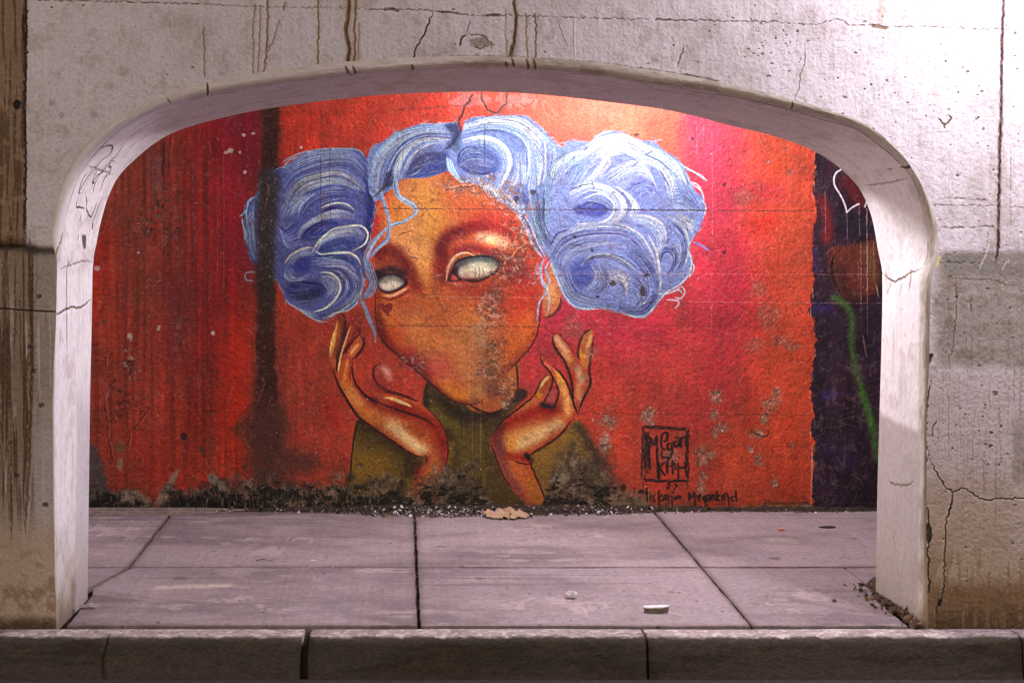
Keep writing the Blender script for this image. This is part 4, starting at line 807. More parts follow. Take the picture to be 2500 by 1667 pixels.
def paint_wall():
    M = Canvas(int(-150*FS), int(-200*FS), int(2800*FS), int(1760*FS), (187, 181, 185))
    W, H = M.w, M.h
    X, Y = M.grid(); X = X/FS; Y = Y/FS
    n0 = fbm(H, W, 120, octv=5, seed=300, gain=.6); n1 = fbm(H, W, 24, octv=5, seed=301, gain=.65); n2 = fbm(H, W, 7, 60, octv=3, seed=302); n3 = fbm(H, W, 5, octv=3, seed=303, gain=.7)
    M.full(sstep(.45, .8, n0), (154, 144, 142), .65)
    M.full(sstep(.52, .78, n1), (144, 130, 122), .4)
    M.full(sstep(.5, .75, n2), (198, 193, 197), .35)
    # left margin: board strip stained brown, streaked pier
    s = sstep(66, 58, X + (n1-.5)*10)
    up = sstep(615, 590, Y)
    M.full(s*up, (112, 88, 62), .88); M.full(s*up*sstep(.45, .6, fbm(H, W, 4, 90, seed=304)), (74, 54, 36), .7); M.full(s*up*sstep(.55, .7, n1), (150, 124, 96), .5)
    M.stroke(fn(62,-200, 64,100, 60,250, 62,420, 60,560, 75,600), 3.2, (52, 34, 24), .9, wob=1, dash=.3, relief=-.004)
    M.stroke(fn(58,30, 60,110), 5, (44, 28, 20), .8, wob=1)
    M.blob(44*FS, 257*FS, 9*FS, 10*FS, (22, 16, 14), .95, .4, 5, relief=-.012)
    # below the springing line at left
    lo = sstep(596, 612, Y + (n0-.5)*8)*sstep(140, 120, X*.6+Y*.0)
    lf = sstep(180, 120, X)*sstep(596, 610, Y)
    M.full(lf, (132, 120, 108), .8)
    M.full(lf*sstep(96, 60, X + (n1-.5)*26)*sstep(1300, 1150, Y), (116, 96, 76), .7)
    M.full(lf*sstep(.52, .62, fbm(H, W, 5, 150, octv=4, seed=305))*sstep(110, 70, X)*sstep(1330, 1180, Y), (66, 48, 34), .72)
    M.full(lf*sstep(.56, .66, fbm(H, W, 5, 120, octv=4, seed=306))*sstep(640, 800, Y), (186, 178, 184), .5)
    M.full(lf*sstep(900, 1100, Y)*sstep(60, 95, X), (176, 168, 174), .65)
    M.full(lf*sstep(1200, 1340, Y + (n0-.5)*120), (172, 152, 132), .75); M.full(lf*sstep(1300, 1420, Y)*sstep(.5, .7, n1), (120, 96, 76), .55)
    M.full(lf*sstep(1490, 1525, Y + (n1-.5)*30), (64, 48, 34), .85)
    M.air(fn(-40,600, 60,604, 90,610, 130,612), 8, (50, 40, 34), .8); M.air(fn(70,605, 80,608), 9, (46, 40, 36), .7)
    M.stroke(fn(-150,752, 0,753, 60,757, 130,760, 150,758), 2.6, (34, 26, 22), .92, taper=(0,.1), relief=-.004)
    for x, y0, y1, w, a in ((72,560,1180,5,.8),(80,620,1010,3,.6),(66,860,1040,7,.7),(36,620,900,3,.7),(20,640,1200,3,.6),(8,600,1150,5,.6),(50,700,900,3,.5),(68,1000,1300,6,.55),(28,1060,1330,4,.5),(90,640,760,2,.4),(112,760,800,2,.5),(14,660,700,12,.5)):
        M.stroke(fn(x,y0, x+rng.randn()*2,(y0+y1)/2, x+rng.randn()*3,y1), w, (64, 48, 34), a, dash=.5, wob=1)
    for k, (x, y) in enumerate(((95, 722), (100, 988), (70, 845), (80, 905), (110, 1230), (40, 1160))): M.blob(x*FS, y*FS, 5, 4, (50, 36, 30), .7, .7, 320+k)
    # right pier: painted-out band, rain-washed plaster and mud line
    rt = sstep(2200, 2262, X)
    band = sstep(612, 624, Y + (n1-.5)*12)*sstep(912, 872, Y + (n0-.5)*70)*sstep(2262, 2300, X + (n1-.5)*20)
    M.full(band, (132, 124, 116), .85); M.full(band*sstep(.5, .75, n1), (104, 92, 78), .5)
    M.full(sstep(604, 622, Y)*sstep(686, 660, Y)*sstep(2290, 2310, X), (112, 106, 100), .8)
    M.full(rt*sstep(880, 930, Y), (172, 160, 160), .75)
    M.full(rt*sstep(1110, 1290, Y + (n0-.5)*220), (158, 138, 116), .75)
    M.full(rt*sstep(1380, 1440, Y + (n0-.5)*60), (104, 80, 54), .85); M.full(rt*sstep(1460, 1520, Y + (n1-.5)*50), (64, 48, 32), .6)
    M.full(rt*sstep(1290, 1400, Y)*sstep(.5, .64, n2), (124, 100, 72), .55); M.full(rt*sstep(2440, 2500, X + (n1-.5)*60)*sstep(1080, 1180, Y)*sstep(1420, 1340, Y), (176, 166, 160), .6)
    M.full(rt*sstep(2480, 2300, X)*sstep(1270, 1430, Y)*sstep(1470,1440,Y)*sstep(.55, .7, n0), (176, 160, 140), .5)
    M.full(sstep(2466, 2476, X + (n1-.5)*14)*sstep(1000, 1060, Y)*sstep(1190, 1160, Y), (128, 118, 110), .6)
    # rust tears
    RU, RD = (104, 76, 36), (64, 44, 22)
    for P, w, c, a in ((fa(2215,-60, 2222,60, 2205,180, 2225,320, 2208,460), 8, RU, .9), (fa(2218,-60, 2226,80, 2210,200, 2226,320, 2204,470), 3, RD, .9), (fa(2262,-60, 2266,60, 2258,150, 2264,300, 2248,470), 4.5, RU, .85), (fa(2290,150, 2285,300, 2280,460), 3, RU, .5), (fa(2028,-60, 2026,80, 2030,200, 2025,330, 2026,490), 3, RU, .8),
                       (fa(1705,-60, 1702,200, 1690,400, 1665,545), 3, RU, .85), (fa(1625,30, 1612,200, 1615,380, 1610,545), 2.6, RU, .6), (fa(1660,40, 1655,200, 1648,380, 1645,500), 2.4, RU, .6), (fa(1780,130, 1740,260, 1700,330), 2.4, RU, .6), (fa(1815,20, 1806,70), 3, RU, .7),
                       (fb(1185,-60, 1190,60, 1200,120, 1190,240, 1170,360, 1165,420), 7, (96, 76, 48), .8), (fb(1180,20, 1200,110, 1188,250, 1178,320), 3.4, RD, .85), (fb(1165,300, 1160,360, 1140,380, 1145,420), 6, (70, 52, 30), .8), (fb(1130,60, 1132,200, 1140,380), 2.6, RU, .5), (fb(1262,90, 1265,250, 1275,440), 3, RU, .6), (fb(1318,90, 1325,200, 1322,330, 1332,445), 3, (88, 60, 36), .75), (fb(1118,30, 1122,340, 1095,430), 4, (196,190,186), .5),
                       (fa(1295,180, 1300,350, 1300,500), 2, RD, .5), (fa(165,-60, 168,200, 160,330, 155,500), 3, RD, .8)):
        M.stroke(P, w, c, a, taper=(0, .1), wob=.8, dash=.25)
        M.stroke([(x+2, y) for x, y in P], w*2.6, c, a*.16, taper=(0, .1), gauss=True)
    # board joints of the formwork
    def seam(P, a=.6, w=2.2, c=(78, 64, 54), rel=-.003): M.stroke(P, w, c, a, taper=(0, 0), wob=1.1, dash=.9, relief=rel)
    seam(fa(230,0, 700,10, 1280,25), .8); seam(fa(1280,25, 1700,45, 2300,50), .4)
    seam(fb(190,40, 260,60, 380,60, 680,70, 900,95, 1200,100, 1500,112, 2352,130), .65); seam(fb(360,64, 400,58, 440,66), .9, 6); seam(fb(700,76, 840,86), .7, 4); seam(fb(1010,98, 1090,94), .8, 5)
    seam(fc(0,125, 250,130, 760,140, 1000,155, 1150,125, 1250,160, 1400,160, 1460,170, 1760,172, 2050,185, 2352,190), .7); seam(fc(1390,165, 1450,180), .9, 7, (96, 78, 60)); M.air(fc(1440,0, 1435,90, 1430,160), 7, (150, 128, 106), .5)
    seam(fc(1810,1265, 1950,1265, 2100,1280), .6, 3); seam(fc(1780,1310, 2110,1312, 2352,1325), .6); seam(fc(1810,1450, 1980,1450, 2150,1445), .6, 3); seam(ff(430,180, 560,182, 620,180), .7, 3)
    M.stroke(ff(440,262, 600,270, 700,272, 800,300, 900,310), 2, (84, 72, 62), .6, wob=.8)
    M.stroke(fb(0,405, 350,390, 900,358, 1180,362, 1500,385, 1800,410, 2352,490), 3.4, (104, 92, 76), .55, wob=1, dash=.6)
    M.stroke(fb(1850,415, 2000,440, 2150,460, 2352,490), 5, (52, 42, 32), .8, wob=1.6, dash=.9); M.stroke(fc(0,455, 120,472, 300,495, 450,525), 5, (60, 50, 38), .75, wob=1.4, dash=.9)
    # long dark drip at right
    for w, a, c in ((16, .28, (120, 96, 84)), (7, .75, (70, 50, 44)), (3, .9, (30, 20, 18))):
        M.stroke(fc(2215,-300, 2215,0, 2208,250, 2205,430, 2200,700, 2192,1000, 2185,1300, 2182,1580, 2165,1680), w, c, a, taper=(0, .06), wob=.8, dash=.35 if w > 4 else .7, relief=-.002 if w < 4 else 0)
    M.stroke(fc(2260,930, 2262,1200, 2262,1500), 2.4, (120, 106, 96), .5, dash=.6); M.stroke(ff(700,60, 690,120, 640,225), 2.6, (196, 188, 180), .6, wob=1, relief=.002); M.stroke(ff(810,160, 770,230), 2.4, (196, 188, 180), .6, wob=1, relief=.002); M.stroke(ff(695,0, 690,90), 2, (110, 96, 90), .5)
    # cracks
    CK = (30, 22, 18)
    def crack(P, w, a=.9, rel=-.006):
        M.stroke(P, w*.8, CK, a*.85, soft=.4, taper=(.15, .15), wob=1., relief=rel)
        M.stroke([(x-w*.9, y-.6) for x, y in P], w*.8, (206, 198, 190), .3, wob=1., taper=(.2, .2), relief=.0015)
    crack(fb(670,85, 640,150, 600,240, 555,320, 545,400), 3.2); crack(fb(880,225, 850,240, 835,295), 4.6, .7); crack(fb(880,222, 960,225, 1020,260, 1050,290), 2.6, .6); M.blob(*fb(975,265)[0], 18, 10, (104, 90, 72), .6, .9, 330); crack(fb(930,300, 970,310, 1000,290), 3, .6); crack(fb(900,130, 890,180, 885,215), 1.8, .6); crack(fb(1460,140, 1500,240, 1520,290), 1.6, .5); M.stroke(fb(1572,100, 1570,250, 1575,380), 2.4, (196, 190, 186), .7, relief=.003); crack(fb(2265,290, 2255,340, 2240,380, 2225,430), 1.8, .6)
    crack(fc(175,300, 150,350, 140,430), 1.6, .5); crack(fc(950,280, 945,400, 920,480, 905,580, 870,640), 1.7, .6); crack(fc(730,430, 745,470), 1.5, .4)
    crack(ff(385,820, 362,940, 355,1040, 358,1090, 345,1110, 358,1180, 370,1230), 2.4); crack(ff(370,1230, 345,1290, 338,1380, 340,1440, 350,1500, 358,1568), 3.4); crack(fg(1695,0, 1725,80, 1745,200, 1750,280, 1738,350, 1728,400, 1740,430, 1735,520, 1742,580, 1730,650, 1700,700), 3.2)
    M.poly(fg(1722,200, 1752,230, 1750,300, 1735,330, 1716,270), (46, 36, 26), .9, 1, relief=-.01)
    crack(ff(370,1240, 400,1300, 430,1360, 460,1405, 500,1432, 540,1420, 570,1415, 610,1445, 650,1468, 700,1475, 770,1472, 830,1472, 870,1465, 960,1470), 2.7); crack(ff(500,1435, 495,1490, 478,1568), 2.4); crack(ff(430,1456, 470,1420, 500,1432), 1.6, .7)
    crack(fg(1890,0, 1882,80, 1850,190, 1845,320, 1838,450, 1838,560, 1828,650, 1812,700, 1790,740, 1785,800, 1790,850), 2.4); M.blob(*fg(1808,705)[0], 4, 6, CK, .8, .7, 336, relief=-.006)
    crack(ff(415,1040, 395,1090, 385,1140), 2.2, .7); crack(ff(470,900, 480,960, 478,1060, 480,1200, 492,1270), 1.3, .5); crack(ff(515,250, 520,400, 512,560, 500,660, 482,700, 480,750), 1.8, .6); crack(ff(600,380, 598,450), 2.4, .5); crack(ff(560,1300, 590,1330), 1, .3)
    M.poly(ff(358,740, 362,700, 395,680, 390,705, 372,735), (30, 24, 20), .95, 1, rough=1, relief=-.012)
    M.poly(ff(405,205, 415,160, 437,140, 432,175, 418,200), (196, 184, 130), .9, 1)
    # bird-like chip, pits and bumps
    for P in (fc(1795,755, 1815,775, 1838,800, 1830,780), fc(1860,735, 1880,760, 1870,775, 1845,800), fc(1838,800, 1840,825)): M.stroke(P, 3.6, (92, 72, 54), .85, wob=.8, relief=-.004)
    M.stroke(fc(1780,835, 1830,840, 1865,836), 2, (150, 134, 120), .7)
    for k, (x, y, a) in enumerate(((1370,540,6), (1330,568,5), (1160,497,5), (1050,618,4), (1720,738,5), (2055,750,7), (1925,590,6), (2305,440,6), (1845,390,6), (1845,350,4), (1300,320,4), (2290,210,9), (110,290,5), (265,395,5), (340,200,4), (650,200,4), (760,245,7), (900,200,8), (630,35,5))):
        M.blob(*fc(x, y)[0], a*.32, a*.28, (96, 80, 66), .8, .6, 340+k, relief=-.004)
    for k, (x, y, a) in enumerate(((735, 895, 12), (665, 1022, 6), (500, 1195, 7), (755, 1285, 6), (695, 1285, 5), (570, 1010, 5), (710, 1180, 12), (765, 1075, 6), (680, 960, 5), (605, 1255, 5), (520, 370, 9), (815, 430, 6), (715, 1110, 8), (645, 1100, 6))):
        M.blob(*ff(x, y)[0], a*.32, a*.3, (84, 68, 58), .75, .7, 370+k, relief=-.004)
    for k, (x, y, a) in enumerate(((330, 655, 22), (470, 690, 8), (390, 730, 18), (860, 170, 7), (660, 640, 5))): M.blob(*fa(x, y)[0], a*.24, a*.24, (120, 108, 100), .35, .9, 390+k, relief=.004)
    for P in (fa(260,300, 280,480, 300,600), fa(320,0, 290,80), fa(800,120, 860,180), fa(300,560, 340,650)): M.stroke(P, 6, (190, 184, 184), .3, gauss=True, relief=.004)
    # honeycombed patch and scattered air holes, thicker to the right
    r = np.random.RandomState(9)
    for i in range(430):
        if i < 100: x, y = 1890+r.randn()*55, 100+r.randn()*42
        elif i < 280: x, y = 2050+r.rand()*450, r.rand()*620
        elif i < 390: x, y = 2290+r.rand()*210, 640+r.rand()*800
        else: x, y = 60+r.rand()*1900, r.rand()*190
        w = .55+r.rand()**4*1.5
        M.blob(x*FS, y*FS, w*(1+r.rand()), w, (88, 74, 64), .7, .5, 420+i % 37, relief=-.0025)
    for i in range(160):
        x, y = 1700+r.rand()*800, r.rand()*560
        M.stroke(fn(x,y, x+8+r.rand()*20,y+r.randn()*3), 1.3, (132, 118, 110), .55, wob=.6)
    for i in range(70):
        x, y = 2290+r.rand()*210, 640+r.rand()*500; q = y+40+r.rand()*200
        M.stroke(fn(x,y, x+r.randn()*3,q), 1.4, (104, 90, 80), .4, dash=.9, wob=.6)
    M.full(sstep(.55, .75, n3), (120, 106, 94), .28)
    M.c *= (1+(n3-.5)*.2)[..., None]
    M.hgt += (n3-.5)*.0032 + (n1-.5)*.0035 + (n0-.5)*.012 + (n2-.5)*.0018
    return M

# outlines of the opening in the wall plane's own units (600 units = 1 m)
A_arch = [(133,617),(126,585),(124,597-30),(132,528),(143.5,471),(168,409),(199,363.5),(245,318),(302,278),(367,244),(428,221),(497,203),(582,187),(689,170),(784,157),(899,147),(1040,140),(1183,137.5),(1355,145),(1489,157),(1604,173),(1699,188.5),(1791,208.6),(1887,230),(1983,256),(2059,281),(2117,306),(2174,348),(2212,390),(2250.5,448),(2275,505),(2289,559),(2293,600),(2290,635)]
B_arch = [(157,640),(157,600),(157,566),(161,532),(176,474.5),(195,428.6),(226,383),(268,339),(325,297),(383,269),(444,248),(509,231.5),(597,216),(689,203),(784,191),(880,181),(1068,168),(1183,164.5),(1313,170),(1412,179),(1489,187.5),(1600,206),(1696,219),(1791,237),(1925,266),(2021,291),(2078,311),(2136,344),(2193,394),(2227.6,444),(2247,497.5),(2262,566),(2262,610),(2253,655)]
C_arch = [(228,640),(230,617),(235,597),(245,547),(264,482),(289,432),(329,390),(375,352),(421,325),(478,305),(555,285),(639,268),(765,250),(915,234),(1068,226),(1183,224.5),(1278,228),(1374,236.5),(1489,250),(1604,265),(1696,284),(1791,309),(1887,332),(1983,367),(2048,409),(2097,459),(2124,517),(2136,566),(2143,608),(2152,650)]
def outline(arch, left, right):
    a = [np.stack([np.linspace(left[1][0], left[0][0], 46), np.linspace(left[1][1], left[0][1], 46)], 1)]
    mid = resample(arch, 150)
    l = resample([left[-1]] + left[::-1][1:] + [arch[0]], 46); r = resample([arch[-1]] + right, 46)
    return np.vstack([l[:-1], mid, r[1:]])
OUT_A = outline(A_arch, [(139,650),(136,780),(130,900),(128,1010),(131,1290),(136,1532)], [(2277,668),(2272,710),(2268,900),(2263,1010),(2262,1300),(2266,1534)])
OUT_B = outline(B_arch, [(148,668),(146,780),(145.5,1010),(146.5,1290),(147.6,1530)], [(2246,672),(2245,760),(2243,1010),(2240,1300),(2237,1532)])
OUT_C = outline(C_arch, [(226,660),(224.5,760),(220,971),(217,1200),(214,1437)], [(2154,672),(2153.6,769),(2149,950),(2142,1200),(2138,1437)])
NO = len(OUT_A)

def reveal_uv(p):                       # a spot on the reveal -> its place on the reveal's unrolled canvas
    x, y = p; best = None
    for S, v0, v1, (P, Q) in ((0, 0., .3, (OUT_A, OUT_B)), (1, .3, 1., (OUT_B, OUT_C))):
        d = Q-P; t = ((x-P[:, 0])*d[:, 0]+(y-P[:, 1])*d[:, 1])/((d**2).sum(1)+1e-6); t = np.clip(t, 0, 1)
        e = np.hypot(P[:, 0]+t*d[:, 0]-x, P[:, 1]+t*d[:, 1]-y); i = int(e.argmin())
        if best is None or e[i] < best[0]: best = (e[i], i*RW/(NO-1), (v0+(v1-v0)*t[i])*RH)
    return best[1], best[2]
RW, RH = 2200, 200

def paint_reveal():
    M = Canvas(0, 0, RW, RH, (240, 235, 238))
    X, Y = M.grid(); W, H = RW, RH
    n1 = fbm(H, W, 30, octv=5, seed=501, gain=.6); n2 = fbm(H, W, 90, 6, octv=4, seed=502, gain=.6); n3 = fbm(H, W, 5, octv=3, seed=503)
    M.full(sstep(.5, .75, n1), (196, 186, 180), .5); M.full(sstep(.55, .7, n2), (206, 198, 196), .35)
    u = X/RW
    # moulding: right half's shade painted in as olive, plus rim dirt; patchy on the left
    mo = sstep(66, 50, Y + (n1-.5)*16)
    M.full(mo*sstep(.40, .56, u)*sstep(1.0, .93, u), (190, 182, 168), .6); M.full(mo*sstep(.42, .52, u)*sstep(.5, .62, n1), (134, 124, 106), .35)
    M.full(mo*sstep(.18, .22, u)*sstep(.46, .40, u), (214, 208, 204), .6)
    M.full(sstep(26, 4, Y + (n1-.5)*22)*sstep(.2, .26, u), (104, 94, 80), .32); M.full(sstep(16, 2, Y + (n1-.5)*16)*sstep(.3, .2, u), (130, 116, 98), .45)
    M.full(mo*sstep(.80, .84, u)*sstep(30, 8, Y), (100, 86, 66), .6)
    # feet: damp and splash
    M.full(sstep(.055, .0, u + (n1-.5)*.06), (160, 146, 126), .7); M.full(sstep(.94, 1., u + (n1-.5)*.05), (180, 164, 138), .75); M.full((sstep(.02, .0, u + (n1-.5)*.02)+sstep(.982, 1., u + (n1-.5)*.02)), (110, 94, 76), .6)
    M.full(sstep(.895, .9, u + (Y/RH-.5)*-.0)*sstep(40, 62, Y), (178, 168, 164), .8)            # painted-out lower part of the right jamb
    M.full(sstep(.125, .10, u + (n2-.5)*.05)*sstep(RH*.62, RH*.72, Y+(n1-.5)*10), (196, 190, 194), .7)
    def mk(P, w=2.4, c=(28, 22, 24), a=.85, **k): M.stroke([reveal_uv(p) for p in P], w, c, a, **k)
    def nz(ox, oy, k): return lambda *p: [(ox+p[i]/k, oy+p[i+1]/k) for i in range(0, len(p), 2)]
    qa, qd, qr, qc, qb = nz(0,0,2.6133), nz(0,550,2.85), nz(1900,340,2.8), nz(1600,0,2.6133), nz(800,0,2.6133); qf = nz(2100,560,2.24)
    # felt-pen scrawl on the left haunch
    for P in (qa(575,1020, 630,960, 690,930, 712,935, 700,975, 665,1010, 625,1050, 590,1100), qa(775,940, 740,985, 700,1030, 660,1075, 610,1130, 580,1190), qa(720,1050, 705,1038, 690,1060, 700,1075, 690,1110, 660,1150, 640,1200), qa(625,1030, 590,1090, 540,1160, 500,1230, 490,1250), qa(560,1090, 520,1160, 500,1230, 510,1250), qa(700,1040, 640,1110, 600,1180, 590,1230), qa(540,1250, 550,1290, 545,1340, 565,1385, 580,1375, 600,1320, 630,1250), qa(500,1250, 485,1310, 500,1330, 540,1320), qa(640,1275, 615,1340, 590,1410, 585,1465), qa(515,1370, 505,1415), qa(495,1490, 492,1530), qa(610,1100, 590,1150, 600,1180), qa(680,1110, 655,1160, 640,1205)):
        mk(P, 2.6, dash=.5)
    M.poly([reveal_uv(p) for p in qd(565,70, 580,55, 592,90, 592,160, 575,170, 565,130)], (70, 64, 72), .9, 1, smooth=False)
    mk(qd(545,55, 540,80), 4); mk(qd(640,0, 638,30), 4)
    # seams and hairlines
    for P, a in ((qa(560,1050, 620,1075, 720,1110), .5), (qd(430,290, 560,262, 640,280), .45), (qd(390,600, 470,585, 560,555, 640,520), .8), (qr(700,925, 800,950, 880,935, 985,900), .8), (qr(600,320, 720,310, 890,280), .4), (qr(750,200, 785,180), .5), (qf(150,1345, 180,1380, 260,1385, 300,1380), .5)):
        mk(P, 2.6, (96, 80, 66), a, wob=.8, relief=-.003)
    for P, w, a in ((qa(1330,605, 1560,565, 1800,530, 2050,500, 2350,475), 2.4, .55), (qb(0,480, 300,462, 700,440, 1000,432), 2.2, .5), (qb(1400,470, 1700,480, 2000,515, 2350,570), 2.4, .7), (qc(0,540, 250,572, 500,622, 850,695, 1100,762, 1250,812, 1400,897, 1550,1032, 1640,1162, 1690,1300, 1735,1480), 3, .85), (qa(410,1500, 420,1390, 460,1240, 510,1120, 590,1000, 700,885, 850,770, 1000,700, 1160,645), 3, .75), (qr(1020,700, 1025,770, 985,890), 3, .6), (qd(450,150, 460,300, 458,450, 462,600, 458,900), 3, .75), (qd(425,60, 410,100, 395,140, 390,200), 5, .5)):
        mk(P, w, (74, 58, 44), a, dash=.5, wob=.6, relief=-.002)
    for P in (qa(760,920, 900,830, 1050,740), qa(690,1030, 850,920, 1000,840, 1200,765, 1450,700, 1700,640, 2000,600, 2300,590), qa(880,800, 960,770)):
        mk(P, 2., (100, 84, 84), .6, dash=.9)
    mk(qa(1300,515, 1330,605), 3, (70, 56, 46), .8, relief=-.003); mk(qa(1060,620, 1085,655), 2.4, (70, 56, 46), .5); mk(qc(850,690, 860,640), 3, (70, 60, 50), .7); mk(qc(805,680, 820,630), 3, (196, 190, 176), .5); mk(qc(1560,1055, 1640,1060), 5, (56, 44, 32), .7); mk(qb(140,480, 160,470, 200,466), 6, (84, 62, 34), .7)
    for x, y0, y1 in ((115,410,475), (160,410,472), (1300,0,0), (1140,380,420), (1168,360,425), (1268,360,445), (1330,350,450), (545,395,450)):
        if y1: mk(qb(x,y0, x+4,(y0+y1)/2, x,y1), 4, (96, 72, 44), .7)
    mk(qr(905,890, 912,930, 900,1010), 5, (150, 110, 90), .7, gauss=True); mk(qr(740,920, 735,980), 10, (170, 150, 128), .6, gauss=True); mk(qr(780,970, 740,1060), 2, (130, 110, 104), .6); mk(qr(850,990, 830,1060), 2, (130, 110, 104), .5)
    mk(qd(400,150, 395,250, 400,420, 395,560), 9, (150, 122, 84), .6); mk(qd(410,90, 440,40), 6, (160, 130, 90), .5)
    for i in range(130):
        x, y = rng.rand()*RW, 60+rng.rand()*138
        M.stroke([(x, y), (x+rng.randn()*5, y+rng.randn()*1.5)], 1.6, (110, 94, 84), .5)
    for i in range(60):
        x = (rng.rand()*.2 if rng.rand() < .5 else 1-rng.rand()*.2)*RW; y = 60+rng.rand()*138
        M.stroke([(x, y), (x+(14+rng.rand()*50)*(1 if x < 1100 else -1), y+rng.randn())], 1.6, (150, 138, 132), .4, dash=.6)
    M.c *= (1+(n3-.5)*.1)[..., None]
    M.hgt += (n3-.5)*.0008 + (n1-.5)*.005 + (n2-.5)*.001
    return M

def paint_paving():                    # seen from above: x from -4.6 m, unit 4 mm, y away from the wall
    M = Canvas(0, 0, 2100, 540, (144, 129, 132))
    W, H = M.w, M.h; X, Y = M.grid(); P = lambda x, y: ((x+3.2)*250, y*250)
    n0 = fbm(H, W, 160, 70, octv=4, seed=601, gain=.6); n1 = fbm(H, W, 40, 16, octv=5, seed=602, gain=.6); n2 = fbm(H, W, 3, 120, octv=2, seed=603); n3 = fbm(H, W, 4, octv=2, seed=604); n4 = fbm(H, W, 120, 5, octv=4, seed=605, gain=.6)
    M.full(sstep(.42, .75, n0), (112, 97, 101), .85); M.full(sstep(.5, .72, n1), (138, 122, 120), .6); M.full(sstep(.6, .75, n0)*sstep(.45, .6, n1), (164, 152, 146), .5)
    M.full(sstep(.57, .72, n4)*sstep(.35, .6, n0), (104, 92, 98), .25)
    for i in range(40):
        x, y = .2+rng.rand()*.9, .55+rng.rand()*.75; w = .15+rng.rand()*.5
        M.stroke([P(x-w, y+rng.randn()*.01), P(x, y), P(x+w, y+rng.randn()*.015)], 1.5+rng.rand()*3.5, (96, 84, 92), .42, taper=(.4, .4), soft=.9)
    for x, y, w in ((.3, 1.12, .4), (.25, .95, .35), (.4, .6, .35), (-.8, .3, .3), (1.9, .5, .25), (-1.0, .7, .25)):
        M.air([P(x-w, y), P(x+w, y)], 9, (104, 90, 94), .5, taper=(.4, .4))
    M.air([P(-1.1, .55), P(-.8, .58)], 9, (196, 180, 166), .6); M.air([P(1.6, 1.2), P(1.75, 1.15), P(1.72, 1.02)], 18, (128, 116, 124), .6); M.air([P(1.68, .37), P(1.9, .22), P(2.0, .18)], 8, (116, 98, 98), .55)
    for x0, x1, y in ((-3, -.2, 1.86), (-3, -.5, 1.78), (-3, -.9, 1.7), (1.6, 4, 1.87), (-2.2, -1.3, 1.45), (-2, -1.35, 1.25), (-2, -1.4, 1.55)):
        M.stroke([P(x0, y), P((x0+x1)/2, y+.005), P(x1, y-.01)], 2.6, (76, 62, 62), .55, dash=.6, wob=.7)
    M.full(sstep(1.9, 2.02, Y/250 + (n1-.5)*.16)*sstep(1.5, -.6, X/250-3.2), (70, 58, 54), .6)
    M.full(sstep(.055, .0, Y/250 + (n1-.5)*.05), (96, 84, 78), .5)
    for xj in (.062, 1.42):
        M.full(np.exp(-((X/250-3.2-xj)/.022)**2), (84, 70, 66), .45)
    xl_ = -1.305-np.clip(.885-Y/250, 0, 1)*.28
    M.full(np.exp(-((X/250-3.2-xl_)/.02)**2)*sstep(.40, .5, Y/250), (84, 70, 66), .5)
    M.air([P(-1.4, .5), P(-.9, .32), P(-.5, .25)], 5, (110, 96, 92), .4)
    M.full(np.exp(-((Y/250-.885)/.014)**2), (92, 78, 76), .5)
    for i in range(420):
        x, y = -2+rng.rand()*5, rng.rand()*1.9
        w = .4+rng.rand()**4*1.5; M.blob(*P(x, y), w*1.3, w, (62, 50, 48), .7, .6, 620+i % 50)
    for i in range(220):
        x, y = -2+rng.rand()*5, rng.rand()*1.9; w = .02+rng.rand()*.06
        M.stroke([P(x, y), P(x+w, y+rng.randn()*.004)], 1.4, (110, 94, 92), .5)
    for i in range(26):
        x, y = -1.9+rng.rand()*4.6, .08+rng.rand()*1.7; w = 2+rng.rand()*5
        M.blob(*P(x, y), w*1.2, w, [(96, 84, 84), (120, 106, 104), (74, 62, 62)][rng.randint(3)], .35+.3*rng.rand(), .5, 680+i, soft=.5)
    for x0, y0, x1, y1 in ((-1.2, .1, -.3, .5), (.3, .1, 1.2, .5), (-1.1, .95, -.2, 1.6), (.4, 1.3, 1.3, 1.9), (1.5, .15, 2.0, .6), (-2, .95, -1.35, 1.8)):
        (a, b), (c, d) = P(x0, y0), P(x1, y1); M.scar(a, b, c, d, [(128, 112, 112), (182, 166, 164)], .55, 30, int(a), .4, 0)
    M.c *= (1+(n3-.5)*.16)[..., None]*(1+(n2-.5)*.05)[..., None]
    M.hgt += (n3-.5)*.0012 + (n2-.5)*.0007 + (n0-.5)*.004
    return M

